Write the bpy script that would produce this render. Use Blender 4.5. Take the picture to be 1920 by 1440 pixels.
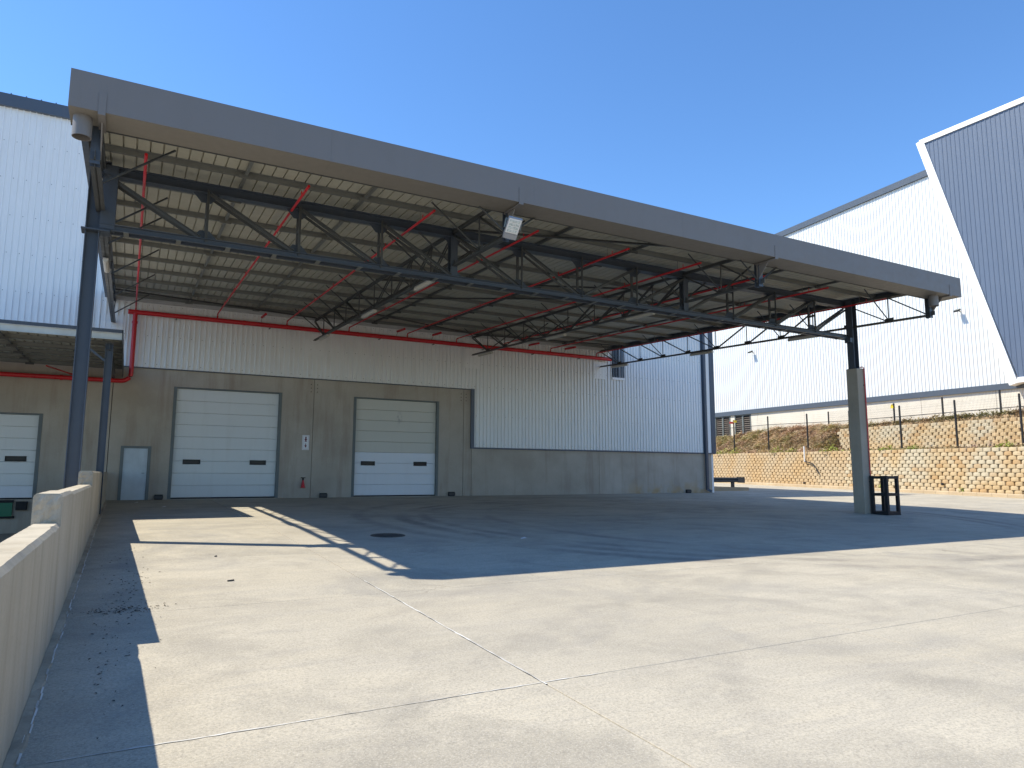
import bpy, math, random
from mathutils import Matrix, Vector, noise as mnoise
R = math.radians
rnd = random.Random(7)
for o in list(bpy.data.objects): bpy.data.objects.remove(o)
scene = bpy.context.scene
COL = scene.collection

# ------------------------------------------------------------------ camera
F_PX, YAW, PITCH, ROLL, HC = 1316.2, 0.500477, 0.1286318, 0.0031171, 1.9
fwd = Vector((math.sin(YAW)*math.cos(PITCH), math.cos(YAW)*math.cos(PITCH), math.sin(PITCH)))
rt0 = Vector((math.cos(YAW), -math.sin(YAW), 0)); up0 = rt0.cross(fwd)
rt = math.cos(ROLL)*rt0 + math.sin(ROLL)*up0; up = -math.sin(ROLL)*rt0 + math.cos(ROLL)*up0
cam = bpy.data.cameras.new('camera'); cam_o = bpy.data.objects.new('camera', cam); COL.objects.link(cam_o)
m3 = Matrix((rt, up, -fwd)).transposed()
cam_o.matrix_world = Matrix.Translation((0, 0, HC)) @ m3.to_4x4()
cam.sensor_width = 36; cam.lens = F_PX/1920*36; cam.clip_start = .05; cam.clip_end = 6000
scene.camera = cam_o

# ------------------------------------------------------------------ light
SUN = Vector((-.67, .37, 1)).normalized()
ELEV = math.asin(SUN.z); AZ = math.atan2(SUN.x, SUN.y)
world = bpy.data.worlds.new('World'); scene.world = world; world.use_nodes = True
nt = world.node_tree; nt.nodes.clear()
sky = nt.nodes.new('ShaderNodeTexSky'); sky.sky_type = 'NISHITA'; sky.sun_disc = False
sky.sun_elevation = ELEV; sky.sun_rotation = AZ; sky.altitude = 500; sky.air_density = 1.0; sky.dust_density = 0; sky.ozone_density = 6
bg = nt.nodes.new('ShaderNodeBackground'); bg.inputs[1].default_value = .15
wo = nt.nodes.new('ShaderNodeOutputWorld')
hs = nt.nodes.new('ShaderNodeHueSaturation'); hs.inputs['Saturation'].default_value = 1.1
nt.links.new(sky.outputs[0], hs.inputs['Color']); nt.links.new(hs.outputs[0], bg.inputs[0]); nt.links.new(bg.outputs[0], wo.inputs[0])
sl = bpy.data.lights.new('sun', 'SUN'); sl.energy = 4.1; sl.angle = R(.5); sl.color = (1, .92, .77)
so = bpy.data.objects.new('sun', sl); COL.objects.link(so)
so.rotation_euler = (-SUN).to_track_quat('-Z', 'Y').to_euler(); so.location = (-30, 20, 60)
vs = scene.view_settings; vs.view_transform = 'Standard'; vs.look = 'None'; vs.gamma = 1; vs.exposure = .76
try: vs.use_curve_mapping = False
except Exception: pass

# ------------------------------------------------------------------ materials
class NM:
    """small node helper for one material"""
    def __init__(s, name):
        s.m = bpy.data.materials.new(name); s.m.use_nodes = True
        s.t = s.m.node_tree; s.b = s.t.nodes['Principled BSDF']
        s.geo = s.n('ShaderNodeNewGeometry'); s.pos = s.geo.outputs['Position']
    def n(s, k, **kw):
        x = s.t.nodes.new(k)
        for a, v in kw.items(): setattr(x, a, v)
        return x
    def set(s, inp, v):
        if hasattr(v, 'is_output') or isinstance(v, bpy.types.NodeSocket): s.t.links.new(v, inp)
        else: inp.default_value = v
    def noise(s, scale, detail=4, rough=.55, vec=None, sc=None, dist=0):
        v = vec or s.pos
        if sc:
            mp = s.n('ShaderNodeMapping'); mp.inputs['Scale'].default_value = sc; s.set(mp.inputs[0], v); v = mp.outputs[0]
        x = s.n('ShaderNodeTexNoise'); s.set(x.inputs['Vector'], v)
        x.inputs['Scale'].default_value = scale; x.inputs['Detail'].default_value = detail
        x.inputs['Roughness'].default_value = rough; x.inputs['Distortion'].default_value = dist
        return x.outputs[0]
    def ramp(s, v, a, b, lo=0., hi=1.):
        x = s.n('ShaderNodeMapRange'); x.clamp = True
        for i, q in enumerate((v, a, b, lo, hi)): s.set(x.inputs[i], q)
        return x.outputs[0]
    def math(s, op, a, b=0.):
        x = s.n('ShaderNodeMath', operation=op); s.set(x.inputs[0], a); s.set(x.inputs[1], b); return x.outputs[0]
    def mix(s, f, a, b, mode='MIX'):
        x = s.n('ShaderNodeMix', data_type='RGBA', blend_type=mode)
        s.set(x.inputs[0], f)
        for i, c in ((6, a), (7, b)):
            s.set(x.inputs[i], c if isinstance(c, bpy.types.NodeSocket) else (*c, 1))
        return x.outputs[2]
    def bump(s, h, strength=.3, dist=.01):
        x = s.n('ShaderNodeBump'); x.inputs['Strength'].default_value = strength; x.inputs['Distance'].default_value = dist
        s.set(x.inputs['Height'], h); s.set(s.b.inputs['Normal'], x.outputs[0])
    def rand(s):
        return s.n('ShaderNodeObjectInfo').outputs['Random']
    def out(s, col, rough=.6, metal=0., spec=None):
        s.set(s.b.inputs['Base Color'], col if isinstance(col, bpy.types.NodeSocket) else (*col, 1))
        s.set(s.b.inputs['Roughness'], rough); s.b.inputs['Metallic'].default_value = metal
        if spec is not None: s.b.inputs['Specular IOR Level'].default_value = spec
        return s.m

def mat_paint(name, col, rough=.45, var=.12, dirt=(.25, .22, .18), amount=.25, scale=1.2, metal=0., per_object=0.):
    q = NM(name)
    c = q.mix(q.ramp(q.noise(scale, 5), .3, .75, 0, var), col, tuple(x*.6 for x in col))
    c = q.mix(q.ramp(q.noise(3.1, 6, .7, sc=(1, 1, .12)), .5, .8, 0, amount), c, dirt)
    if per_object:
        c = q.mix(q.math('MULTIPLY', q.rand(), per_object), c, tuple(x*.72 for x in col))
    q.bump(q.noise(45, 3), .06, .004)
    return q.out(c, q.ramp(q.noise(6, 3), .2, .8, rough-.08, rough+.12), metal)

def mat_yard():
    q = NM('yard_concrete')
    c = q.mix(q.ramp(q.noise(.22, 6, .6), .35, .68), (.415, .375, .295), (.545, .495, .39))
    c = q.mix(q.ramp(q.noise(.75, 6, .62, dist=.6), .46, .70, 0, .95), c, (.285, .262, .215))
    c = q.mix(q.ramp(q.noise(.45, 5, .6, sc=(.35, 1.6, 1), dist=.8), .52, .75, 0, .6), c, (.54, .475, .35))
    c = q.mix(q.ramp(q.noise(.33, 6, .65, dist=1.2), .52, .68, 0, .7), c, (.275, .262, .235))
    # brushed streaks left by the float
    c = q.mix(q.ramp(q.noise(2.2, 6, .65, sc=(.3, 2.4, 1), dist=.3), .45, .72, 0, .55), c, (.35, .325, .28))
    c = q.mix(q.ramp(q.noise(7, 5, .7, sc=(.4, 2.0, 1)), .5, .75, 0, .4), c, (.33, .305, .26))
    # coarse grain of the worn surface
    c = q.mix(q.ramp(q.noise(42, 4, .75), .45, .66, 0, .7), c, (.235, .217, .18))
    c = q.mix(q.ramp(q.noise(70, 3, .7), .52, .7, 0, .5), c, (.66, .61, .51))
    # oil and rubber spots
    v = q.n('ShaderNodeTexVoronoi'); q.set(v.inputs['Vector'], q.pos); v.inputs['Scale'].default_value = .55; v.inputs['Randomness'].default_value = 1
    spot = q.math('MULTIPLY', q.ramp(v.outputs['Distance'], .05, .3, 1, 0), q.ramp(q.noise(2.7, 5), .48, .66))
    c = q.mix(q.math('MULTIPLY', spot, .4), c, (.2, .185, .165))
    # hairline cracks
    w = q.n('ShaderNodeTexVoronoi', feature='DISTANCE_TO_EDGE'); mp = q.n('ShaderNodeVectorMath', operation='MULTIPLY_ADD')
    nz = q.n('ShaderNodeTexNoise'); q.set(nz.inputs['Vector'], q.pos); nz.inputs['Scale'].default_value = 1.6; nz.inputs['Detail'].default_value = 4
    q.set(mp.inputs[0], nz.outputs['Color']); mp.inputs[1].default_value = (.9, .9, 0); q.set(mp.inputs[2], q.pos)
    q.set(w.inputs['Vector'], mp.outputs[0]); w.inputs['Scale'].default_value = .28
    c = q.mix(q.math('MULTIPLY', q.ramp(w.outputs['Distance'], .0006, .0022, .55, 0), q.ramp(q.noise(.3, 2), .54, .6)), c, (.16, .145, .12))
    # tyre marks: pairs of arcs where lorries turn under the canopy
    sx = q.n('ShaderNodeSeparateXYZ'); q.set(sx.inputs[0], q.pos)
    fade = q.ramp(q.noise(.4, 3), .38, .62)
    fine = q.ramp(q.noise(5, 3), .3, .7, .45, 1)
    tot = None
    for (cx, cy, r, w_, st) in ((16.5, 17.5, 9.6, .3, .75), (16.5, 17.5, 8.9, .25, .6), (17.2, 18.2, 11.3, .3, .65), (18.6, 16.8, 9.2, .28, .6), (15, -9, 19.2, .2, .2), (15, -9, 21.0, .2, .22), (18, -6, 17.0, .2, .2), (14, 24, 7.2, .3, .35), (14, 24, 5.4, .3, .3)):
        dx = q.math('POWER', q.math('SUBTRACT', sx.outputs[0], cx), 2); dy = q.math('POWER', q.math('SUBTRACT', sx.outputs[1], cy), 2)
        d = q.math('ABSOLUTE', q.math('SUBTRACT', q.math('SQRT', q.math('ADD', dx, dy)), r))
        k = q.ramp(d, w_*.3, w_, st, 0)
        tot = k if tot is None else q.math('MAXIMUM', tot, k)
    c = q.mix(q.math('MULTIPLY', q.math('MULTIPLY', tot, fade), fine), c, (.13, .12, .115))
    c = q.mix(q.math('MULTIPLY', q.rand(), .22), c, (.40, .365, .30))
    q.bump(q.math('ADD', q.noise(48, 4, .75), q.math('MULTIPLY', q.noise(9, 4), .6)), .5, .008)
    return q.out(c, .88, spec=.2)

def mat_concrete(name, a, b, streak=.4, stain=(.2, .16, .12), rough=.85, boards=False, per_object=0.):
    q = NM(name)
    c = q.mix(q.ramp(q.noise(.55, 6, .6), .35, .68), a, b)
    if boards:   # shutter-board lines and run-off streaks
        c = q.mix(q.ramp(q.noise(3.2, 4, .6, sc=(1, 1, .03)), .48, .66, 0, .4), c, tuple(x*.72 for x in a))
        c = q.mix(q.ramp(q.noise(11, 3, .6, sc=(1, 1, .02)), .60, .70, 0, .4), c, tuple(x*.55 for x in a))
    c = q.mix(q.ramp(q.noise(2.2, 6, .65, sc=(1, 1, .1)), .5, .8, 0, streak), c, stain)
    c = q.mix(q.ramp(q.noise(38, 4, .7), .45, .75, 0, .3), c, tuple(x*.62 for x in a))
    v = q.n('ShaderNodeTexVoronoi'); q.set(v.inputs['Vector'], q.pos); v.inputs['Scale'].default_value = 7
    c = q.mix(q.ramp(v.outputs['Distance'], .02, .07, .5, 0), c, tuple(x*.45 for x in a))
    if per_object: c = q.mix(q.math('MULTIPLY', q.rand(), per_object), c, tuple(x*.7 for x in b))
    q.bump(q.math('ADD', q.noise(24, 5, .7), q.math('MULTIPLY', q.noise(4, 3, sc=(1, 1, .15)), .8)), .35, .008)
    return q.out(c, rough, spec=.3)

def mat_block():
    q = NM('retaining_block_stone')
    r = q.rand()
    c = q.mix(r, (.46, .335, .185), (.55, .43, .265))
    c = q.mix(q.ramp(q.noise(.35, 3), .42, .6), c, (.50, .445, .33))
    c = q.mix(q.ramp(q.math('FRACT', q.math('MULTIPLY', r, 7.3)), .72, 1, 0, .75), c, (.42, .26, .12))
    c = q.mix(q.ramp(q.noise(16, 5, .7), .4, .75, 0, .45), c, (.27, .18, .09))
    q.bump(q.noise(30, 5, .75), .5, .012)
    return q.out(c, .9, spec=.2)

def mat_leaf(name, cols, rough=.65):
    q = NM(name)
    at = q.n('ShaderNodeAttribute', attribute_name='tint')
    c = q.mix(at.outputs['Fac'], cols[0], cols[1])
    c = q.mix(q.ramp(q.noise(.55, 3), .4, .62), c, cols[2])
    return q.out(c, rough, spec=.25)

M = {}
M['yard'] = mat_yard()
q = NM('joint_sealant'); M['joint'] = q.out(q.mix(q.ramp(q.noise(.8, 4), .45, .7), (.13, .12, .10), (.24, .22, .185)), .8)
q = NM('white_joint_filler'); M['white_joint'] = q.out(q.mix(q.ramp(q.noise(3, 4), .4, .6), (.62, .61, .57), (.40, .38, .34)), .8)
M['panel'] = mat_concrete('precast_wall_concrete', (.41, .355, .285), (.52, .465, .385), .7, (.27, .185, .125), per_object=.2)
M['parapet'] = mat_concrete('parapet_concrete', (.44, .385, .285), (.54, .48, .37), .4, (.32, .25, .16), boards=True)
q = NM('rust_bloomed_concrete'); c_ = q.mix(q.ramp(q.noise(.55, 6, .6), .35, .68), (.41, .355, .285), (.52, .465, .385)); c_ = q.mix(q.ramp(q.noise(2.2, 6, .65, sc=(1, 1, .1)), .5, .8, 0, .5), c_, (.27, .185, .125))
sx_ = q.n('ShaderNodeSeparateXYZ'); q.set(sx_.inputs[0], q.pos); k_ = q.math('MULTIPLY', q.ramp(q.noise(1.3, 5), .47, .62), q.ramp(q.math('ADD', sx_.outputs[2], q.math('MULTIPLY', q.noise(2), .9)), 1.35, 2.1, .8, 0))
c_ = q.mix(q.math('MULTIPLY', k_, q.ramp(sx_.outputs[0], 24.5, 26.5)), c_, (.47, .31, .14)); q.bump(q.noise(24, 5, .7), .35, .008); M['panel_rust'] = q.out(c_, .85, spec=.3)
M['rough_end'] = mat_concrete('rough_broken_concrete', (.30, .25, .18), (.52, .45, .34), .7, (.18, .145, .10))
M['column'] = mat_concrete('column_concrete', (.33, .285, .22), (.42, .37, .295), .35, (.2, .18, .15))
M['plinth'] = mat_concrete('painted_plinth_concrete', (.66, .62, .53), (.72, .68, .59), .2, (.42, .36, .27))
M['kerb'] = mat_concrete('kerb_concrete', (.46, .35, .22), (.55, .44, .30), .25, (.34, .26, .17), per_object=.4)
M['soil'] = mat_concrete('soil', (.30, .205, .115), (.38, .27, .16), .2, (.20, .135, .075))
M['ground'] = mat_concrete('distant_ground', (.22, .19, .12), (.28, .24, .16), .1)
M['lower'] = mat_concrete('lower_yard_concrete', (.33, .31, .27), (.40, .37, .32), .2)
M['clad'] = mat_paint('white_cladding_paint', (.86, .86, .84), .38, .06, (.50, .47, .42), .16, per_object=.05)
M['clad_far'] = mat_paint('bright_white_cladding_paint', (.70, .72, .72), .5, .04, (.5, .49, .47), .1, per_object=.1)
M['darkclad'] = mat_paint('slate_blue_cladding_paint', (.105, .14, .205), .42, .1, (.2, .22, .26), .18, per_object=.12)
M['trim'] = mat_paint('white_trim_paint', (.85, .85, .84), .4, .03, (.6, .6, .58), .08)
M['slate'] = mat_paint('slate_flashing_paint', (.075, .095, .125), .4, .12, (.14, .13, .12), .2)
M['steel'] = mat_paint('slate_blue_steel_paint', (.052, .066, .088), .42, .15, (.10, .09, .08), .3, .8)
M['steel2'] = mat_paint('charcoal_truss_paint', (.066, .071, .072), .5, .15, (.13, .11, .09), .3, .8)
M['black'] = mat_paint('black_steel_paint', (.010, .011, .013), .6, .15, (.06, .05, .04), .2)
M['rubber'] = mat_paint('black_rubber', (.015, .015, .016), .75, .2, (.08, .07, .06), .3)
M['fascia'] = mat_paint('grey_fascia_paint', (.185, .172, .163), .5, .12, (.15, .14, .125), .3, .5)
M['soffit'] = mat_paint('grey_soffit_paint', (.20, .182, .155), .55, .06, (.28, .25, .2), .2, .5)
M['galv'] = mat_paint('galvanised_steel', (.20, .205, .19), .45, .35, (.22, .2, .17), .25, 2.5, metal=.35)
M['galv_bright'] = mat_paint('bright_galvanised_steel', (.52, .54, .51), .42, .35, (.36, .33, .28), .3, 2.5, metal=.2)
M['sheet'] = mat_paint('roof_sheet_underside', (.475, .455, .365), .5, .3, (.23, .215, .165), .4, 1.5, metal=.1, per_object=.18)
M['sheet_top'] = mat_paint('roof_sheet_top', (.5, .5, .49), .4, .2)
M['door'] = mat_paint('white_door_paint', (.72, .73, .70), .45, .05, (.48, .45, .38), .2)
M['door_cream'] = mat_paint('cream_door_paint', (.60, .58, .50), .45, .05, (.38, .35, .28), .25)
q = NM('cream_door_paint'); c_ = q.mix(q.ramp(q.noise(1.2, 5), .3, .75, 0, .06), (.60, .58, .50), (.4, .38, .32))
c_ = q.mix(q.ramp(q.noise(3.1, 6, .7, sc=(1, 1, .12)), .55, .85, 0, .25), c_, (.38, .35, .28))
sm_ = q.n('ShaderNodeVectorMath', operation='DISTANCE'); mp_ = q.n('ShaderNodeMapping'); mp_.inputs['Scale'].default_value = (1.8, 0, .8); q.set(mp_.inputs[0], q.pos)
q.set(sm_.inputs[0], mp_.outputs[0]); sm_.inputs[1].default_value = (11.62*1.8, 0, 4.62*.8)
c_ = q.mix(q.math('MULTIPLY', q.ramp(sm_.outputs['Value'], .08, .32, .8, 0), q.ramp(q.noise(7, 3), .42, .6)), c_, (.26, .26, .25)); M['door_cream'] = q.out(c_, .48)
M['door_blue'] = mat_paint('fresh_white_door_paint', (.74, .76, .78), .42, .04, (.5, .48, .45), .15)
M['steel_door'] = mat_paint('pale_galvanised_door', (.56, .62, .65), .5, .45, (.36, .40, .43), .7, 2.6)
M['frame'] = mat_paint('galvanised_frame', (.15, .17, .165), .5, .3, (.13, .12, .1), .3, 2)
q = NM('dark_glass'); M['glass'] = q.out((.012, .014, .018), .2, spec=.2)
M['red'] = mat_paint('red_pipe_paint', (.60, .018, .024), .32, .12, (.22, .02, .02), .2)
M['lens'] = mat_paint('milky_light_diffuser', (.55, .52, .45), .35, .05, (.5, .45, .35), .15)
M['lampbody'] = mat_paint('grey_lamp_body', (.33, .33, .34), .45, .1)
q = NM('clear_led_cover'); M['led'] = q.out(q.mix(q.ramp(q.noise(30, 2), .4, .6), (.70, .74, .72), (.45, .50, .49)), .15)
M['green'] = mat_paint('green_leveller_paint', (.012, .16, .075), .5, .15)
M['white'] = mat_paint('white_plastic', (.78, .78, .78), .4, .03)
M['purple'] = mat_paint('dark_red_print', (.16, .015, .03), .5, .02)
M['iron'] = mat_paint('cast_iron', (.05, .048, .045), .6, .3)
M['yellow'] = mat_paint('yellow_plastic', (.75, .55, .02), .5, .05)
M['block'] = mat_block()
M['cover'] = mat_leaf('dry_groundcover', ((.60, .44, .26), (.36, .37, .14), (.58, .42, .30)))
M['dry'] = mat_leaf('dry_twigs', ((.34, .24, .14), (.46, .34, .20), (.27, .25, .11)))
M['shrub'] = mat_leaf('green_leaves', ((.24, .31, .05), (.38, .40, .07), (.20, .27, .05)))
M['pink'] = mat_leaf('pink_flowers', ((.50, .28, .28), (.34, .25, .17), (.52, .33, .30)))
M['louvre'] = mat_paint('brown_louvre_paint', (.06, .045, .035), .6, .1)
M['litter'] = mat_paint('dark_leaf_litter', (.035, .03, .028), .8, .3)

# ------------------------------------------------------------------ building helpers
class MB:
    """collects shapes; build() links them as one mesh object"""
    def __init__(s): s.v = []; s.f = []
    def add(s, v, f):
        k = len(s.v); s.v += [tuple(p) for p in v]; s.f += [tuple(i+k for i in q) for q in f]; return s
    def box(s, x0, x1, y0, y1, z0, z1):
        return s.add([(x0,y0,z0),(x1,y0,z0),(x1,y1,z0),(x0,y1,z0),(x0,y0,z1),(x1,y0,z1),(x1,y1,z1),(x0,y1,z1)],
                     [(0,3,2,1),(4,5,6,7),(0,1,5,4),(1,2,6,5),(2,3,7,6),(3,0,4,7)])
    def sec(s, a, b, poly, upv=(0, 0, 1)):
        """extrude a closed 2D section (u along side, v along up) from a to b"""
        a = Vector(a); b = Vector(b); d = (b-a).normalized(); upv = Vector(upv)
        if abs(d.dot(upv)) > .995: upv = Vector((0, 1, 0))
        u = d.cross(upv).normalized(); w = u.cross(d).normalized(); n = len(poly)
        v = [a+u*p[0]+w*p[1] for p in poly] + [b+u*p[0]+w*p[1] for p in poly]
        f = [(i, (i+1) % n, n+(i+1) % n, n+i) for i in range(n)] + [tuple(range(n-1, -1, -1)), tuple(range(n, 2*n))]
        return s.add(v, f)
    def bar(s, a, b, w, h, upv=(0, 0, 1)):
        return s.sec(a, b, [(-w/2,-h/2),(w/2,-h/2),(w/2,h/2),(-w/2,h/2)], upv)
    def angle(s, a, b, w, t=.012, flip=1, upv=(0, 0, 1)):
        p = [(0,0),(w,0),(w,t),(t,t),(t,w),(0,w)]
        p = [(x*flip, y) for x, y in p]
        if flip < 0: p = p[::-1]
        return s.sec(a, b, p, upv)
    def chan(s, a, b, w, h, t=.015, flip=1, upv=(0, 0, 1)):
        p = [(0,-h/2),(w,-h/2),(w,-h/2+t),(t,-h/2+t),(t,h/2-t),(w,h/2-t),(w,h/2),(0,h/2)]
        p = [(x*flip, y) for x, y in p]
        if flip < 0: p = p[::-1]
        return s.sec(a, b, p, upv)
    def hsec(s, a, b, w, h, tf=.02, tw=.016, upv=(0, 0, 1)):
        p = [(-w/2,-h/2),(w/2,-h/2),(w/2,-h/2+tf),(tw/2,-h/2+tf),(tw/2,h/2-tf),(w/2,h/2-tf),(w/2,h/2),(-w/2,h/2),(-w/2,h/2-tf),(-tw/2,h/2-tf),(-tw/2,-h/2+tf),(-w/2,-h/2+tf)]
        return s.sec(a, b, p, upv)
    def tube(s, pts, r, n=10):
        pts = [Vector(p) for p in pts]; rings = []
        for i, p in enumerate(pts):
            d = (pts[min(i+1, len(pts)-1)]-pts[max(i-1, 0)]).normalized()
            a = Vector((0, 0, 1)) if abs(d.z) < .9 else Vector((1, 0, 0))
            u = d.cross(a).normalized(); w = u.cross(d)
            rr = r[i] if isinstance(r, (list, tuple)) else r
            rings.append([p+u*rr*math.cos(2*math.pi*k/n)+w*rr*math.sin(2*math.pi*k/n) for k in range(n)])
        v = [p for g in rings for p in g]; f = []
        for i in range(len(pts)-1):
            for k in range(n): f.append((i*n+k, i*n+(k+1) % n, (i+1)*n+(k+1) % n, (i+1)*n+k))
        f += [tuple(range(n-1, -1, -1)), tuple(range((len(pts)-1)*n, len(pts)*n))]
        return s.add(v, f)
    def mesh(s, name, mat, smooth=False):
        me = bpy.data.meshes.new(name); me.from_pydata(s.v, [], s.f); me.update()
        if mat: me.materials.append(mat)
        if smooth:
            me.polygons.foreach_set('use_smooth', [True]*len(me.polygons))
            try: me.set_sharp_from_angle(angle=R(40))
            except Exception: pass
        return me
    def build(s, name, mat, parent=None, smooth=False):
        return link(bpy.data.objects.new(name, s.mesh(name, mat, smooth)), parent)

def wloc(o):
    v = Vector((0, 0, 0))
    while o: v += o.location; o = o.parent
    return v
def link(o, parent=None, loc=None):
    """authored in world coordinates: a part's origin is shifted back by its parent's place"""
    COL.objects.link(o)
    w = Vector(loc) if loc is not None else Vector((0, 0, 0))
    if parent is not None:
        o.parent = parent; o.location = w - wloc(parent)
    else: o.location = w
    return o
def inst(name, mesh, loc, parent=None, rotz=0., scale=None):
    o = bpy.data.objects.new(name, mesh); link(o, parent, loc); o.rotation_euler = (0, 0, rotz)
    if scale: o.scale = scale
    return o
def tag(o, label, cat, group=None):
    o['label'] = label; o['category'] = cat
    if group: o['group'] = group
    return o
def thing(name, loc, label, cat, group=None):
    o = bpy.data.objects.new(name, None); o.empty_display_size = .2
    link(o, None, loc); return tag(o, label, cat, group)
def kind(o, k): o['kind'] = k; return o

# ------------------------------------------------------------------ the lie of the land
S1, S2, YB, D = .03442, .0158, 17.46, 32.6
def gz(y): return S1*y if y < YB else S1*YB + S2*(y-YB)

# far ground sheet
b = MB(); b.add([(-3000,-3000,-.6),(3000,-3000,-.6),(3000,3000,-.6),(-3000,3000,-.6)], [(0,1,2,3)])
kind(b.build('ground', M['ground']), 'structure')
# yard: base sheet (shows in the joints) and slabs laid on it
YS = [1.18+4.07*k for k in range(-5, 16)]; XS = [-.66]+[3.18+4.07*k for k in range(0, 14)]
b = MB()
for y0, y1 in ((YS[0], YB), (YB, YS[-1])):
    b.add([(-.66,y0,gz(y0)-.012),(60,y0,gz(y0)-.012),(60,y1,gz(y1)-.012),(-.66,y1,gz(y1)-.012)], [(0,1,2,3)])
yard = kind(b.build('yard', M['joint']), 'structure')
cache = {}
G = .0032
for j in range(len(YS)-1):
    y0, y1 = YS[j], YS[j+1]; sl_ = S1 if y1 <= YB+.01 else S2
    for i in range(len(XS)-1):
        x0, x1 = XS[i], XS[i+1]
        if y0 > D and x1 < 30: continue
        key = (round(x1-x0, 2), sl_)
        if key not in cache:
            w, l = x1-x0, y1-y0; z = lambda y: sl_*y
            q = MB(); e = .003; H = .0075
            q.add([(H,G,z(G)-.15),(w-H,G,z(G)-.15),(w-H,l-G,z(l-G)-.15),(H,l-G,z(l-G)-.15),
                   (H,G,z(G)-e),(w-H,G,z(G)-e),(w-H,l-G,z(l-G)-e),(H,l-G,z(l-G)-e),
                   (H+e,G+e,z(G+e)),(w-H-e,G+e,z(G+e)),(w-H-e,l-G-e,z(l-G-e)),(H+e,l-G-e,z(l-G-e))],
                  [(8,9,10,11),(4,5,9,8),(5,6,10,9),(6,7,11,10),(7,4,8,11),(0,1,5,4),(1,2,6,5),(2,3,7,6),(3,0,4,7)])
            cache[key] = q.mesh('slab', M['yard'])
        inst('slab', cache[key], (x0, y0, gz(y0)), yard)
# chalky filler squeezed out of the joints nearest the camera
def joint_line(pts, w0, mat, name):
    b = MB(); n = len(pts); L = []; Rr = []
    for i, (x, y) in enumerate(pts):
        a = Vector(pts[max(i-1,0)]); c = Vector(pts[min(i+1,n-1)]); d = (c-a).normalized(); nn = Vector((-d.y, d.x))
        w = w0*rnd.uniform(.35, 1.2)
        for s_, arr in ((1, L), (-1, Rr)): arr.append((x+nn.x*w*s_, y+nn.y*w*s_, gz(y)+.004))
    b.add(L+Rr, [(i, i+1, n+i+1, n+i) for i in range(n-1)])
    return b.build(name, mat, yard)
joint_line([(-.3+.08*i+rnd.uniform(-.01,.01), 5.25+rnd.uniform(-.006,.006)) for i in range(52)], .010, M['white_joint'], 'joint_filler')
joint_line([(3.18+rnd.uniform(-.006,.006), 5.2+.09*i) for i in range(58)], .011, M['white_joint'], 'joint_filler')
# lower dock yard to the left of the parapet
b = MB(); b.add([(-60,-30,-.34),(-.7,-30,-.34),(-.7,D+1,-.34),(-60,D+1,-.34)], [(0,1,2,3)])
kind(b.build('lower_yard', M['lower']), 'structure')

# ------------------------------------------------------------------ parapet
par = thing('parapet_wall', (-.6, 8, 0), 'stepped pale concrete parapet along the left edge of the yard', 'wall')
def pin(y): return -.50-.003*y
def parapet_seg(y0, y1, ztop, name='parapet_panel', rough_end=True):
    n = max(2, int((y1-y0)/.14)); b = MB(); T = .25
    prof = lambda y, j: [(pin(y)-T, -.5), (pin(y)-T, ztop-.03+j[0]), (pin(y)-T+.025+j[1], ztop+j[2]), (pin(y)-.03-j[3], ztop+j[4]), (pin(y)-j[6], ztop-.035+j[5]), (pin(y), gz(y)-.3)]
    for i in range(n+1):
        y = y0+(y1-y0)*i/n
        j = [rnd.gauss(0, .0013) for _ in range(7)]; j[3] = abs(j[3])*1.3; j[6] = abs(j[6])*.4; j[1] = abs(j[1])
        if rnd.random() < .03 and y > 6: j[3] += .02; j[5] -= .018
        b.v += [(p[0], y, p[1]) for p in prof(y, j)]
    for i in range(n):
        for k in range(6):
            b.f.append((i*6+k, i*6+(k+1) % 6, (i+1)*6+(k+1) % 6, (i+1)*6+k))
    b.f += [tuple(range(6)), tuple(range(n*6+5, n*6-1, -1))]
    return b.build(name, M['parapet'], par)
parapet_seg(-9, 8.39, 1.41); parapet_seg(8.40, 10.04, 1.70); parapet_seg(10.055, 16.38, 1.68); parapet_seg(16.39, D-.01, 1.95)
# broken faces where the wall steps up
for (y, zt, zb) in ((8.40, 1.70, 1.30), (16.39, 1.95, 1.62)):
    b = MB(); nx, nz = 7, 8
    for i in range(nx+1):
        for k in range(nz+1):
            e = 0 if i in (0, nx) or k in (0, nz) else 1
            x = pin(y)-.245+.24*i/nx; z = zb+(zt-.012-zb)*k/nz
            b.v.append((x+e*rnd.uniform(-.006,.006), y-.004-e*rnd.uniform(0,.022), z))
    for i in range(nx):
        for k in range(nz): a = i*(nz+1)+k; b.f.append((a, a+nz+1, a+nz+2, a+1))
    b.build('broken_end', M['rough_end'], par)
# mortar fillet at the foot
b = MB(); n = 170; ys = [2.2+.17*i for i in range(n)]
for y in ys:
    w = rnd.uniform(.045, .075)
    b.v += [(pin(y)+.002, y, gz(y)+rnd.uniform(.02,.035)), (pin(y)+w, y, gz(y)+.014), (pin(y)+w+rnd.uniform(.008,.02), y, gz(y)-.003)]
for i in range(n-1):
    for k in range(2): b.f.append((i*3+k, i*3+k+1, i*3+k+4, i*3+k+3))
b.build('mortar_fillet', M['rough_end'], par)
b = MB(); 
for y in ys[:-1]:
    if rnd.random() < .8:
        w = .066+rnd.uniform(-.012,.012); t = rnd.uniform(.006,.014)
        b.add([(pin(y)+w,y,gz(y)+.016),(pin(y)+w+t,y,gz(y)+.012),(pin(y)+w+t,y+.17,gz(y+.17)+.012),(pin(y)+w,y+.17,gz(y+.17)+.016)], [(0,1,2,3)])
b.build('sealant_line', M['white_joint'], par)

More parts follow.
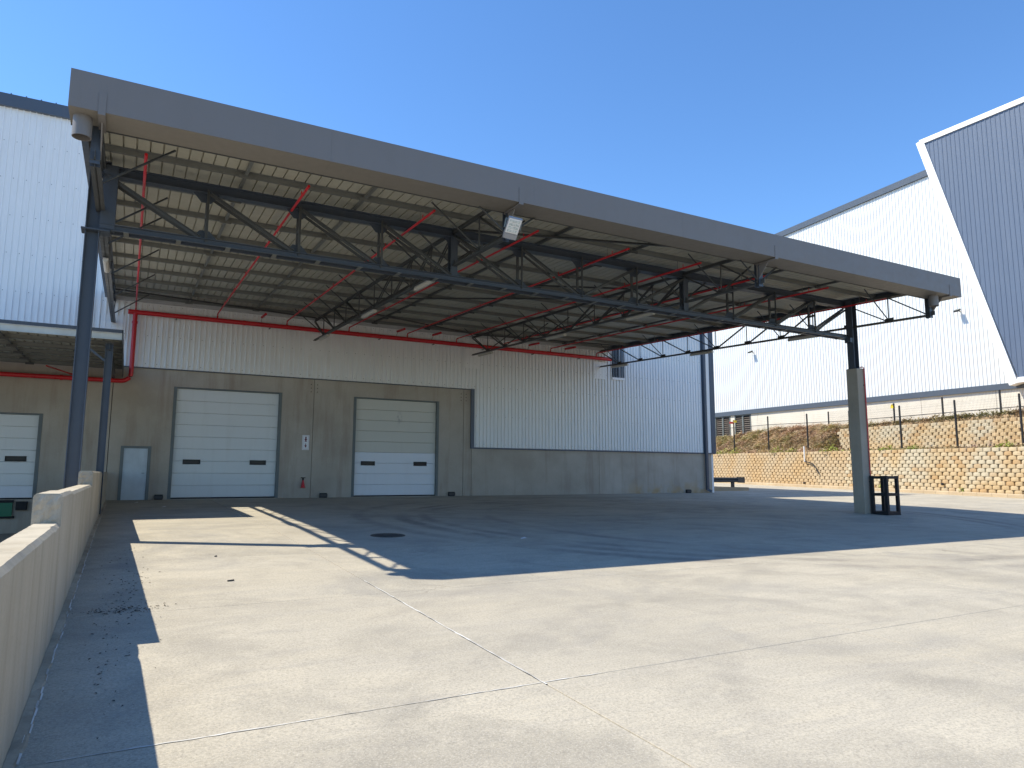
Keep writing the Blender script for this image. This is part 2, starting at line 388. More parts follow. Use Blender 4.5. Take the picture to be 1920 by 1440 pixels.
# ------------------------------------------------------------------ warehouse
wh = thing('warehouse', (8, D, gz(D)), 'large warehouse with white ribbed cladding over precast concrete wall and loading doors', 'building')
def holed(x0, x1, z0, z1, y0, y1, holes, name, mat, parent):
    xs = sorted({x0, x1, *[h[0] for h in holes], *[h[1] for h in holes]}); zs = sorted({z0, z1, *[h[2] for h in holes], *[h[3] for h in holes]})
    xs = [x for x in xs if x0 <= x <= x1]; zs = [z for z in zs if z0 <= z <= z1]
    nx, nz = len(xs)-1, len(zs)-1
    solid = lambda i, k: 0 <= i < nx and 0 <= k < nz and not any(h[0] <= (xs[i]+xs[i+1])/2 <= h[1] and h[2] <= (zs[k]+zs[k+1])/2 <= h[3] for h in holes)
    b = MB()
    for i in range(nx):
        for k in range(nz):
            if not solid(i, k): continue
            X0, X1, Z0, Z1 = xs[i], xs[i+1], zs[k], zs[k+1]
            b.add([(X0,y0,Z0),(X1,y0,Z0),(X1,y0,Z1),(X0,y0,Z1)], [(0,1,2,3)])
            b.add([(X0,y1,Z0),(X1,y1,Z0),(X1,y1,Z1),(X0,y1,Z1)], [(3,2,1,0)])
            if not solid(i-1,k): b.add([(X0,y0,Z0),(X0,y0,Z1),(X0,y1,Z1),(X0,y1,Z0)], [(0,1,2,3)])
            if not solid(i+1,k): b.add([(X1,y0,Z0),(X1,y1,Z0),(X1,y1,Z1),(X1,y0,Z1)], [(0,1,2,3)])
            if not solid(i,k-1): b.add([(X0,y0,Z0),(X0,y1,Z0),(X1,y1,Z0),(X1,y0,Z0)], [(0,1,2,3)])
            if not solid(i,k+1): b.add([(X0,y0,Z1),(X1,y0,Z1),(X1,y1,Z1),(X0,y1,Z1)], [(0,1,2,3)])
    return b.build(name, mat, parent)
ZF = .86
DOORS = [(1.60, 6.02, ZF, 5.55), (9.30, 13.66, ZF, 5.55), (-6.2, -2.92, .92, 4.2), (-.20, .90, .5, 3.02), (-14.2, -10.9, .92, 4.2)]
yw0, yw1 = D, D+.28
for x0, x1, zt, zb in ((-24, -8.1, 6.5, -.5), (-8.08, -.655, 6.5, -.5), (-.63, 7.42, 6.5, .3), (7.44, 15.0, 6.5, .3), (15.02, 15.47, 6.5, .3), (15.49, 23.44, 3.5, .3), (23.46, 32.0, 3.5, .3)):
    holed(x0, x1, zb, zt, yw0, yw1, [h for h in DOORS if h[0] > x0 and h[1] < x1], 'concrete_panel', M['panel_rust'] if x0 > 23 else M['panel'], wh)
b = MB(); b.box(-24, 32.0, D+.29, D+.4, -.5, 6); b.build('inner_wall', M['steel2'], wh)
# cladding sheets, rib pitch .21, cover .84
def rib_sheet(w, h, pitch, rib=.055, top=.034, base=.05, mat=None, name='cladding_sheet', lap=0.):
    """vertical ribbed sheet in the xz plane, ribs towards -y"""
    b = MB(); pr = [(0, 0)]; n = round(w/pitch)
    for k in range(n):
        c = pitch*(k+.5); pr += [(c-base/2, 0), (c-top/2, -rib), (c+top/2, -rib), (c+base/2, 0)]
        # two shallow stiffening swages in the pan
        pr += [(c+pitch*.36, 0), (c+pitch*.42, -.004)] if k < n-1 else []
    pr.append((w, 0)); m = len(pr)
    b.v = [(x, y, 0) for x, y in pr]+[(x, y, h) for x, y in pr]
    b.f = [(i, i+1, m+i+1, m+i) for i in range(m-1)]
    return b.mesh(name, mat)
ZTOP = 16.35
YC = D-.045
mA = rib_sheet(.84, ZTOP-6.28, .21, mat=M['clad']); mB = rib_sheet(.84, ZTOP-3.29, .21, mat=M['clad'])
x = 15.60-.84
while x > -24: inst('cladding_sheet', mA, (x, YC-.002*(int(x/.84) % 2), 6.28), wh); x -= .84
x = 15.60
while x < 31.2: inst('cladding_sheet', mB, (x, YC-.002*(int(x/.84) % 2), 3.29), wh); x += .84
b = MB()
for zr_ in (6.42, 7.6, 8.9, 10.4, 11.9, 13.4, 14.9):
    for k in range(133):
        xx = -24+.42*k+.105
        if xx < 31.2: b.box(xx-.011, xx+.011, YC-.058, YC-.04, zr_-.011, zr_+.011)
for zr_ in (3.45, 4.9):
    for k in range(37): xx = 15.705+.42*k; b.box(xx-.011, xx+.011, YC-.058, YC-.04, zr_-.011, zr_+.011)
kind(b.build('fixing_screws', M['frame'], wh), 'stuff')
# closing strip behind, bottom flashings, corner, roof edge
b = MB(); b.box(-24, 32.25, D-.03, D+.1, 6.52, ZTOP-.02); b.box(15.62, 32.25, D-.03, D+.1, 3.52, 6.51); b.build('cladding_backing', M['steel2'], wh)
b = MB(); b.box(-24, 15.40, D-.085, D-.004, 6.235, 6.272); b.build('base_flashing', M['slate'], wh)
b = MB(); b.box(15.40, 32.3, D-.10, D-.004, 3.215, 3.285); b.build('base_flashing', M['slate'], wh)
b = MB(); b.box(15.40, 15.585, D-.09, D-.004, 3.287, 6.30); b.build('jamb_flashing', M['slate'], wh)
b = MB(); b.box(31.25, 31.60, D-.12, D-.02, 3.29, ZTOP); b.build('corner_strip', M['slate'], wh)
b = MB(); b.box(31.605, 31.98, D-.06, D-.02, 3.29, ZTOP); b.build('corner_strip', M['clad'], wh)
b = MB(); b.box(31.985, 32.34, D-.10, D+.25, 3.27, ZTOP); b.build('corner_flashing', M['slate'], wh)
b = MB(); b.box(-24.1, 32.36, D-.22, D+.4, ZTOP-.08, ZTOP+.42); b.build('roof_edge_flashing', M['slate'], wh)
b = MB()
for k in range(110):
    xx = -23.9+.5*k
    if xx < 32: b.box(xx-.02, xx+.02, D-.20, D-.16, ZTOP+.42, ZTOP+.47)
b.build('roof_edge_clips', M['slate'], wh)
b = MB(); b.box(32.0, 32.25, D+.1, 80, .2, ZTOP); b.build('side_wall', M['clad'], wh)
b = MB(); b.box(-24, -23.8, D+.4, 80, -.5, ZTOP); b.build('side_wall', M['clad'], wh)
b = MB(); b.box(-24, 32.2, 79.7, 80, 0, ZTOP); b.build('rear_wall', M['clad'], wh)
b = MB(); b.box(-24, 32.3, D+.4, 80, ZTOP, ZTOP+.2); b.build('roof', M['sheet_top'], wh)
# square downpipe at the corner
b = MB(); b.bar((31.42, D-.2, 1.02), (31.42, D-.2, ZTOP), .17, .14, (0,1,0)); b.bar((31.42, D-.2, 1.04), (31.60, D-.36, .93), .15, .15); b.build('downpipe', M['slate'], wh)
# blank patches over the bolted truss seats
for xx in (-.8, 7.32, 15.43, 23.55):
    b = MB(); b.box(xx-.45, xx+.45, D-.092, D-.085, 7.35, 8.35); b.build('cover_plate', M['clad'], wh)
# tall louvre strip
b = MB(); b.box(24.40, 25.24, D-.10, D-.09, 7.52, 11.0); w = b.build('louvre', M['slate'], wh)
for k in range(5): b = MB(); b.box(24.40+.19*k, 24.46+.19*k, D-.135, D-.102, 7.52, 11.0); b.build('mullion', M['steel'], w)
b = MB(); b.box(24.36, 25.28, D-.14, D-.09, 7.38, 7.515); b.build('sill', M['trim'], w)
# bolted cast-in plates at the panel joints
for xx in (7.43, 15.0):
    for sgn in (-1, 1):
        b = MB(); b.box(xx+sgn*.14-.1, xx+sgn*.14+.1, D-.006, D+.01, 5.55, 6.12); pl = b.build('fixing_plate', M['panel'], wh)
        for k in range(3): b = MB(); b.tube([(xx+sgn*.14, D-.006, 5.66+.17*k), (xx+sgn*.14, D-.022, 5.66+.17*k)], .022, 8); b.build('bolt', M['iron'], pl)
# sectional loading doors
def dock_door(x0, x1, z0, z1, n, wins, mats, label):
    dr = bpy.data.objects.new('loading_door', None); link(dr, wh, ((x0+x1)/2, D, z0)); dr['label'] = label
    f = .13; h = (z1-.06-z0-.05)/n; yd = D+.12
    for k in range(n):
        za = z0+.05+h*k; zb_ = za+h; b = MB(); X0, X1 = x0+f, x1-f; e = .012
        b.add([(X0,yd+.025,za+.001),(X1,yd+.025,za+.001),(X1,yd,za+e),(X0,yd,za+e),(X0,yd,zb_-e),(X1,yd,zb_-e),(X1,yd+.025,zb_-.001),(X0,yd+.025,zb_-.001)], [(0,1,2,3),(3,2,5,4),(4,5,6,7)])
        b.build('door_panel', mats(k), dr)
    for (xa, zc) in wins:
        b = MB(); b.box(xa-.34, xa+.34, yd-.03, yd+.01, zc-.10, zc+.10); w = b.build('window', M['rubber'], dr)
        b = MB(); b.box(xa-.29, xa+.29, yd-.034, yd-.028, zc-.06, zc+.06); b.build('pane', M['glass'], w)
    for sgn, xa in ((0, x0), (1, x1-f)):
        b = MB(); b.box(xa+.004, xa+f-.004, D-.015, D+.20, z0, z1-.004); b.box(xa+(f*.55 if sgn == 0 else 0.006), xa+(f-.006 if sgn == 0 else f*.45), D-.03, D-.016, z0, z1-.05); b.build('jamb', M['frame'], dr)
    b = MB(); b.box(x0+f, x1-f, D+.02, D+.20, z1-.058, z1-.006); b.build('lintel_seal', M['frame'], dr)
    b = MB(); b.box(x0+f, x1-f, yd-.02, yd+.06, z0, z0+.052); b.build('bottom_seal', M['rubber'], dr)
    return dr
dock_door(*DOORS[0][:2], ZF, 5.55, 9, [(2.45, 2.40), (5.12, 2.40)], lambda k: M['door'], 'wide white sectional door with two slim dark windows')
dock_door(*DOORS[1][:2], ZF, 5.55, 9, [(10.1, 2.42), (12.74, 2.42)], lambda k: M['door_blue'] if k < 4 else M['door_cream'], 'sectional door with cream upper panels and whiter lower panels')
dock_door(*DOORS[2][:2], .92, 4.2, 7, [(-5.3, 2.45), (-3.68, 2.45)], lambda k: M['door_blue'] if k < 1 else M['door'], 'dock door on the lower yard above the leveller')
dock_door(*DOORS[4][:2], .92, 4.2, 7, [(-13.3, 2.45), (-11.7, 2.45)], lambda k: M['door'], 'dock door further along the lower yard')
# steel side door
dr = bpy.data.objects.new('side_door', None); link(dr, wh, (.35, D, ZF)); dr['label'] = 'narrow pale galvanised door in a dark grey frame'
b = MB(); b.box(-.198, -.09, D-.02, D+.15, .6, 3.018); b.box(.79, .898, D-.02, D+.15, .6, 3.018); b.box(-.088, .788, D-.02, D+.15, 2.93, 3.018); b.build('door_frame', M['frame'], dr)
b = MB(); b.box(-.085, .785, D+.03, D+.08, .84, 2.925); b.build('door_leaf', M['steel_door'], dr)
b = MB(); b.bar((.70, D+.0, 1.92), (.60, D+.0, 1.92), .02, .02); b.bar((.70, D+.0, 1.92), (.70, D+.04, 1.92), .02, .02); b.build('handle', M['frame'], dr)

# ------------------------------------------------------------------ loading canopy
XT = [-.80, 7.32, 15.43, 23.55]; YM = 16.7
def zs(y): return 9.25-.04*(D-y)           # underside of the roof sheets
def zbc(y): return 8.03-.0405*(D-y)        # bottom chords of the cross trusses
cn = thing('loading_canopy', (11.4, YM, .57), 'big cantilevered steel canopy with grey fascia over the loading bay', 'canopy')
X0c, X1c, YF = -1.20, 24.30, 12.95
# main truss on the post line
mt = bpy.data.objects.new('main_truss', None); link(mt, cn, (11.4, YM, 7))
nodes = [-.80+24.35/12*k for k in range(13)]; ZB, ZT = 7.04, 8.30
b = MB(); b.hsec((-.8, YM, ZT), (23.55, YM, ZT), .22, .23); b.build('top_chord', M['steel'], mt)
for s_ in (-1, 1):
    b = MB(); b.chan((-.8, YM+s_*.105, ZB), (23.55, YM+s_*.105, ZB), .07, .13, .014, -s_); b.build('bottom_chord', M['steel'], mt)
for k in range(24):
    xx = -.3+k*1.0147
    b = MB(); b.box(xx-.05, xx+.05, YM-.172, YM+.172, ZB-.077, ZB-.066); b.build('batten_plate', M['galv'], mt)
def pair(a, c, gap, w, t, name, parent, mat, single=False):
    a = Vector(a); c = Vector(c); b = MB(); d = (c-a).normalized()
    side = Vector((0, 1, 0)) if abs(d.y) < .5 else Vector((1, 0, 0))
    for s_ in ((-1, 1) if not single else (1,)):
        o = side*(gap/2*s_) if not single else Vector((0,0,0))
        b.angle(a+o, c+o, w, t, s_, side.cross(d))
    L = (c-a).length
    if not single and L > 1.2:
        for q_ in (.5,):
            p = a+d*L*q_; b.bar(p-d*.04, p+d*.04, gap*1.02, .012, side.cross(d))
    return b.build(name, mat, parent)
for k, xx in enumerate(nodes):
    if k in (0, 12): continue
    if k in (4, 8):
        b = MB(); b.hsec((xx, YM, ZB+.06), (xx, YM, ZT-.08), .2, .2, .016, .014, (0,1,0)); b.build('vertical', M['steel'], mt)
    else: pair((xx, YM, ZB), (xx, YM, ZT-.05), .22, .06, .01, 'vertical', mt, M['steel2'])
    for (z, s_) in ((ZB+.14, 1), (ZT-.17, -1)):
        b = MB(); wd = .32; b.add([(xx-wd,YM-.006,z-.1*s_),(xx+wd,YM-.006,z-.1*s_),(xx+.1,YM-.006,z+.15*s_),(xx-.1,YM-.006,z+.15*s_),(xx-wd,YM+.006,z-.1*s_),(xx+wd,YM+.006,z-.1*s_),(xx+.1,YM+.006,z+.15*s_),(xx-.1,YM+.006,z+.15*s_)],
                         [(0,1,2,3),(7,6,5,4),(0,4,5,1),(1,5,6,2),(2,6,7,3),(3,7,4,0)]); b.build('gusset', M['steel'], mt)
for k in range(12):
    a, c = ((nodes[k], YM, ZT-.06), (nodes[k+1], YM, ZB+.06)) if k < 6 else ((nodes[k], YM, ZB+.06), (nodes[k+1], YM, ZT-.06))
    a = Vector(a); c = Vector(c); d = (c-a).normalized()
    pair(a+d*.1, c-d*.1, .20, .07, .01, 'diagonal', mt, M['steel2'])
# cross trusses
YN = [32.45, 30.7, 28.9, 27.1, 25.3, 23.45, 21.6, 19.8, 18.2, 16.7, 15.05, 13.60]
PURL = [14.15, 15.95, 17.75, 19.6, 21.5, 23.4, 25.3, 27.1, 28.9, 30.6, 32.2]
for ti, xx in enumerate(XT):
    ct = bpy.data.objects.new('cross_truss', None); link(ct, cn, (xx, 23, 7.6))
    zt = lambda y: zs(y)-.27
    b = MB(); b.chan((xx-.02, 32.55, zt(32.55)), (xx-.02, 13.62, zt(13.62)), .06, .09, .01, -1); b.chan((xx+.02, 32.55, zt(32.55)), (xx+.02, 13.62, zt(13.62)), .06, .09, .01, 1); b.build('top_chord', M['steel2'], ct)
    b = MB()
    for s_ in (-1, 1): b.angle((xx+s_*.015, 32.5, zbc(32.5)), (xx+s_*.015, 13.55, zbc(13.55)), .10 if ti == 0 else .075, .012, s_)
    b.build('bottom_chord', M['steel2'], ct)
    for k, y in enumerate(YN):
        if 0 < k < len(YN)-1 and k != 9:
            b = MB(); b.angle((xx, y, zbc(y)), (xx, y, zt(y)-.05), .042, .008, 1); b.build('vertical', M['steel2'], ct)
        if k == len(YN)-1:
            b = MB(); b.hsec((xx, y+.04, zbc(y)-.06), (xx, y+.04, zs(y)-.02), .16, .16, .012, .012, (0,1,0)); b.build('front_post', M['steel'], ct)
        if k < len(YN)-1:
            yn = YN[k+1]
            down = k in (0, 1, 2, 3, 4, 9, 10)   # which way the diagonal leans
            a, c = ((xx, y, zt(y)-.05), (xx, yn, zbc(yn)+.03)) if down else ((xx, y, zbc(y)+.03), (xx, yn, zt(yn)-.05))
            pair(a, c, .03, .036, .008, 'diagonal', ct, M['steel2'], ti == 0)
        if 0 < k:
            b = MB(); b.box(xx-.006, xx+.006, y-.16, y+.16, zbc(y)+.015, zbc(y)+.16); b.build('gusset', M['steel2'], ct)
        # fly braces from the bottom chord out to the purlins
        if k in (1, 3, 5, 7, 8, 10) or ti in (1, 2) and k:
            for s_ in ((1,) if ti == 0 else (-1,) if ti == 3 else (-1, 1)):
                                b = MB(); b.angle((xx+.02*s_, y+.03, zbc(y)+.06), (xx+1.3*s_, y+.03, zs(y)-.19), .045, .008, s_); b.build('fly_brace', M['steel2'], ct)
# wall seats
# purlins, bridging, bracing
for y in PURL:
    z = zs(y)-.063; b = MB()
    b.sec((X0c+.12, y, z), (X1c-.12, y, z), [(-.065,-.06),(-.06,-.06),(.006,-.06),(.006,.055),(.065,.055),(.065,.06),(0,.06),(0,-.055),(-.06,-.055),(-.06,-.04),(-.065,-.04)])
    b.build('purlin', M['galv'], cn)
for i in range(3):
    for fx in (1/3, 2/3):
        xx = XT[i]+(XT[i+1]-XT[i])*fx; b = MB()
        for y0, y1 in zip(PURL[:-1], PURL[1:]):
            b.angle((xx, y0+.05, zs(y0)-.12), (xx, y1-.05, zs(y1)-.12), .07, .006, 1)
        for y in PURL: b.box(xx-.12, xx+.17, y-.095, y-.07, zs(y)-.19, zs(y)-.11)
        b.build('purlin_bridging', M['galv'] if i == 0 else M['steel2'], cn)
for (xa, ya, xb, yb) in ((XT[1], 16.7, XT[2], 14.0), (XT[1], 23.4, XT[2], 19.6), (XT[1], 28.9, XT[2], 32.0), (XT[0], 30.6, XT[1], 32.2), (XT[2], 19.6, XT[3], 23.4), (XT[2], 32.0, XT[3], 30.6), (XT[1], 27.1, XT[2], 21.6)):
    b = MB(); b.angle((xa, ya, zs(ya)-.22), (xb, yb, zs(yb)-.22), .07, .008, 1); b.build('wind_brace', M['steel2'], cn)
# roof sheets: pans .245 wide with narrow standing ribs, 3 pans to a sheet
b = MB(); P_ = .245; n = 3; Y0r, Y1r = 13.45, D-.12; pr = []
for k in range(n): pr += [(k*P_, 0), (k*P_+P_-.030, 0), (k*P_+P_-.024, .05), (k*P_+P_-.006, .05)]
pr.append((n*P_, 0)); m_ = len(pr)
b.v = [(x, Y0r, zs(Y0r)+z) for x, z in pr]+[(x, Y1r, zs(Y1r)+z) for x, z in pr]
b.f = [(i, i+1, m_+i+1, m_+i) for i in range(m_-1)]
ms = b.mesh('roof_sheet', M['sheet']); x = X0c+.03
while x+.735 < X1c+.05: inst('roof_sheet', ms, (x, 0, .001*(int(x*7) % 2)), cn); x += .735
b = MB(); b.add([(X0c+.03,Y0r,zs(Y0r)+.06),(X1c-.03,Y0r,zs(Y0r)+.06),(X1c-.03,Y1r,zs(Y1r)+.06),(X0c+.03,Y1r,zs(Y1r)+.06)], [(0,1,2,3)]); b.build('roof_top_skin', M['sheet_top'], cn)
for xx, s_ in ((X0c, 1), (X1c, -1)):
    b = MB(); b.bar((xx+s_*.06, 13.66, zs(13.66)-.06), (xx+s_*.06, D-.15, zs(D-.15)-.06), .03, .28); b.bar((xx+s_*.10, 13.66, zs(13.66)-.2), (xx+s_*.10, D-.15, zs(D-.15)-.2), .12, .02); b.build('verge_flashing', M['steel'], cn)
b = MB(); b.box(X0c+.1, X1c-.1, D-.2, D-.09, zs(D)-.26, zs(D)+.08); b.build('wall_flashing', M['sheet_top'], cn)
# box gutter fascia in lengths
zf0, zf1, yb_ = 7.87, 8.52, 13.66
cuts = [X0c, 3.1, 7.63, 12.0, 16.55, 20.6, X1c]
for a, c in zip(cuts[:-1], cuts[1:]):
    b = MB(); g = .003; b.box(a+.0008, c-.0008, YF, YF+.012, zf0, zf1); b.box(a+.0008, c-.0008, YF+.013, YF+.05, zf1-.02, zf1); b.build('fascia_panel', M['fascia'], cn)
    b = MB(); b.box(a+.0008, c-.0008, YF+.013, yb_, zf0+.002, zf0+.014); b.build('soffit_panel', M['soffit'], cn)
b = MB(); b.box(X0c, X1c, yb_, yb_+.014, zf0-.02, zf1-.1); b.build('gutter_back', M['steel2'], cn)
for xx in (X0c, X1c-.012): b = MB(); b.box(xx, xx+.012, YF+.014, yb_-.002, zf0+.016, zf1-.002); b.build('gutter_end', M['fascia'], cn)
for xx in (XT[0]+.08, XT[1]-.02, XT[2]-.05, XT[3]+.12):
    b = MB(); b.box(xx-.055, xx+.055, YF-.012, YF-.001, zf0-.05, zf0+.33); b.box(xx-.055, xx+.055, YF-.001, yb_, zf0-.05, zf0-.018); b.add([(xx-.01,yb_,zf0-.02),(xx+.01,yb_,zf0-.02),(xx+.01,yb_-.45,zf0-.02),(xx-.01,yb_-.45,zf0-.02),(xx-.01,yb_,zf0-.55),(xx+.01,yb_,zf0-.55)], [(0,1,2,3),(0,3,4),(1,5,2),(3,2,5,4),(0,4,5,1)]); b.build('gutter_bracket', M['fascia'], cn)
for xx in (-1.0, 23.28):
    b = MB(); n = 20; ro, ri = .145, .135
    for z in (zf0+.003, zf0-.36):
        for rr in (ro, ri): b.v += [(xx+rr*math.cos(2*math.pi*k/n), 13.3+rr*math.sin(2*math.pi*k/n), z) for k in range(n)]
    for k in range(n):
        k2 = (k+1) % n; b.f += [(k, k2, 2*n+k2, 2*n+k), (n+k2, n+k, 3*n+k, 3*n+k2), (2*n+k, 2*n+k2, 3*n+k2, 3*n+k)]
    b.build('gutter_outlet', M['fascia'], cn, True)
# left post: H column down to the lower yard
b = MB(); b.hsec((-.92, YM, -.34), (-.92, YM, 8.45), .26, .26, .018, .012, (1,0,0)); b.build('steel_post', M['steel'], cn)
b = MB(); b.box(-1.12, -.60, YM-.2, YM+.2, 6.93, 6.96); b.build('seat_plate', M['steel'], cn)
b = MB(); b.box(-1.06, -.66, YM-.15, YM+.15, 8.45, 8.47); b.build('cap_plate', M['steel'], cn)
b = MB(); b.box(-.79, -.52, YM-.16, YM+.16, 7.0, 8.4); b.build('head_stiffener', M['steel'], cn)
# right post: H column standing on a concrete pier
b = MB(); e = .02; x0, x1, y0, y1 = 23.25, 23.71, 16.22, 16.68
P = [(x0+e,y0),(x1-e,y0),(x1,y0+e),(x1,y1-e),(x1-e,y1),(x0+e,y1),(x0,y1-e),(x0,y0+e)]
b.v = [(p[0],p[1],gz(16.4)-.2) for p in P]+[(p[0],p[1],5.80) for p in P]; b.f = [(i,(i+1)%8,8+(i+1)%8,8+i) for i in range(8)]+[tuple(range(8,16))]
b.build('concrete_pier', M['column'], cn)
b = MB(); b.box(23.28, 23.68, 16.25, 16.65, 5.80, 5.825); b.build('base_plate', M['steel'], cn)
b = MB(); b.hsec((23.48, 16.5, 5.825), (23.48, 16.5, 8.45), .27, .27, .018, .012, (1,0,0)); b.build('steel_post', M['steel'], cn)
b = MB(); b.box(23.2, 23.40, 16.38, 16.62, 6.80, 6.97); b.build('truss_seat', M['steel'], cn)

# ------------------------------------------------------------------ dock canopy over the lower yard
dc = thing('dock_canopy', (-5, 27, -.34), 'low dock canopy with galvanised purlins at the left edge, under the white cladding', 'canopy')
YD0 = 23.7; zd = lambda y: 5.98+.02*(y-YD0); XD1 = -.31
b = MB(); b.box(-24, XD1, YD0-.02, YD0+.02, 6.06, 6.16); b.build('edge_flashing', M['steel'], dc)
b = MB(); b.chan((-24, YD0+.03, 5.95), (XD1-.02, YD0+.03, 5.95), .06, .2, .01, 1); b.build('edge_channel', M['galv_bright'], dc)
for k in range(5):
    y = YD0+1.4+1.6*k; b = MB(); b.chan((-24, y, zd(y)-.075), (XD1-.03, y, zd(y)-.075), .065, .145, .01, 1); b.build('purlin', M['galv'], dc)
n = 3; pr = []
for k in range(n): pr += [(k*P_, 0), (k*P_+P_-.045, 0), (k*P_+P_-.035, .055), (k*P_+P_-.01, .055)]
pr.append((n*P_, 0)); m_ = len(pr); b = MB()
b.v = [(x, YD0+.04, zd(YD0)+z) for x, z in pr]+[(x, D-.1, zd(D)+z) for x, z in pr]; b.f = [(i, i+1, m_+i+1, m_+i) for i in range(m_-1)]
ms = b.mesh('roof_sheet', M['sheet']); x = XD1-.735
while x > -24: inst('roof_sheet', ms, (x, 0, 0), dc); x -= .735
b = MB(); b.add([(-24,YD0,zd(YD0)+.06),(XD1,YD0,zd(YD0)+.06),(XD1,D-.1,zd(D)+.06),(-24,D-.1,zd(D)+.06)], [(0,1,2,3)]); b.build('roof_top_skin', M['sheet_top'], dc)
b = MB(); b.box(XD1-.02, XD1+.01, YD0-.02, D-.1, 5.80, 6.16); b.build('verge_flashing', M['steel2'], dc)
for px_ in (-.64, -8.6, -16.6):
    b = MB(); b.hsec((px_, 23.45+.5, -.34), (px_, 23.45+.5, 5.75), .2, .2, .014, .012, (1,0,0)); b.build('steel_post', M['steel'], dc)
    b = MB(); b.hsec((px_, YD0+.1, 5.66), (px_, D-.1, 5.84), .12, .2, .012, .01); b.build('rafter', M['steel2'], dc)
    b = MB(); b.angle((px_+.02, 23.95, 5.1), (px_-.9, 23.95, 5.85), .06, .008, 1); b.build('knee_brace', M['steel'], dc)
for xx in (-3.4, -6.0):
    b = MB()
    for k in range(5):
        y = YD0+1.4+1.6*k; b.angle((xx, y-1.5, zd(y)-.12), (xx, y-.04, zd(y)-.10), .05, .006, 1); b.box(xx-.12, xx+.16, y-.09, y-.066, zd(y)-.2, zd(y)-.12)
    b.build('purlin_bridging', M['steel2'], dc)

# ------------------------------------------------------------------ sprinkler pipes
sp = thing('sprinkler_pipework', (8, D-.3, 8.5), 'red sprinkler pipes running along the wall and under the canopy roof', 'pipes')
YP = D-.32; ZP = 8.50
def elbow(c, a0, a1, r, n=8):
    return [(c[0]+r*math.cos(a0+(a1-a0)*i/n), c[1], c[2]+r*math.sin(a0+(a1-a0)*i/n)) for i in range(n+1)]
b = MB(); b.tube([(-.30, YP, ZP), (24.15, YP, ZP)], .10, 14); b.build('main_pipe', M['red'], sp, True)
b = MB(); b.tube([(-.03, YP, ZP)]+[(-.03, YP, 6.05)]+elbow((-.38, YP, 5.97), 0, -math.pi/2, .35)+[(-24, YP, 5.62)], .088, 14); b.build('riser_pipe', M['red'], sp, True)
for (xx, z, ax) in ((9.3, ZP, 0), (19.9, ZP, 0), (14.6, ZP, 0), (4.2, ZP, 0), (-2.4, 5.62, 0), (-7.5, 5.62, 0)):
    b = MB(); b.tube([(xx-.05, YP, z), (xx+.05, YP, z)], .108, 14); b.build('pipe_coupling', M['red'], sp, True)
b = MB(); b.tube([(-.03, YP, 8.02), (-.03, YP, 8.12)], .108, 14); b.build('pipe_coupling', M['red'], sp, True)
BX = [-.03, 3.10, 6.02, 8.87, 11.77, 14.42, 17.15, 20.05, 23.12]
for i, xx in enumerate(BX):
    yf = 14.85; zr = lambda y: zs(y)-.46
    b = MB(); b.tube([(xx, YP, ZP), (xx, YP, zr(YP)-.1), (xx, YP-.03, zr(YP)-.03), (xx, YP-.1, zr(YP)), (xx, yf, zr(yf))], .030, 8); bp = b.build('branch_pipe', M['red'], sp, True)
    for k in range(6):
        y = 15.6+k*2.85
        b = MB(); b.tube([(xx, y, zr(y)), (xx, y, zr(y)+.09)], .010, 6); b.tube([(xx, y, zr(y)+.09), (xx, y, zr(y)+.13)], [.018, .006], 6); b.build('sprinkler_head', M['red'], bp)
        b = MB(); b.bar((xx+.05, y+.3, zr(y)), (xx+.05, y+.3, zs(y)-.1), .012, .012); b.build('hanger', M['galv'], bp)
for xx in (4.9, 11.2, 13.05, 18.6, 20.9):
    b = MB(); b.tube([(xx, D-.5, 8.80), (xx, D-1.5, 8.74)], .055, 10); b.build('stub_pipe', M['red'], sp, True)
    b = MB(); b.bar((xx, D-.55, 8.78), (xx, YP, ZP+.08), .012, .012); b.build('hanger', M['galv'], sp)
for xx in (1.5, 5.3, 10.4, 13.2, 16.0, 19.0, 22.0):
    b = MB(); b.box(xx-.02, xx+.02, YP, D-.06, ZP-.13, ZP-.09); b.build('pipe_bracket', M['galv'], sp)
b = MB(); b.tube([(-1.9, YP, 5.62), (-2.0, YP, 5.75), (-2.7, 29.8, 5.72)], .028, 8); b.build('branch_pipe', M['red'], sp, True)
b = MB(); b.tube([(-1.9, YP, 5.30), (-1.9, YP, 5.55)], .03, 8); b.build('drain_stub', M['red'], sp, True)
# thin red drop pipe on the concrete pier
b = MB(); b.tube([(23.60, 16.185, .55), (23.60, 16.185, 5.84), (23.60, 16.24, 5.88), (23.60, 16.34, 5.88)], .020, 8); dp = b.build('fire_drop_pipe', M['red'], None, True)
tag(dp, 'thin red pipe running down the front of the concrete pier', 'pipe')
for z in (1.7, 5.2): b = MB(); b.box(23.55, 23.65, 16.205, 16.219, z-.02, z+.02); b.build('pipe_clip', M['iron'], dp)

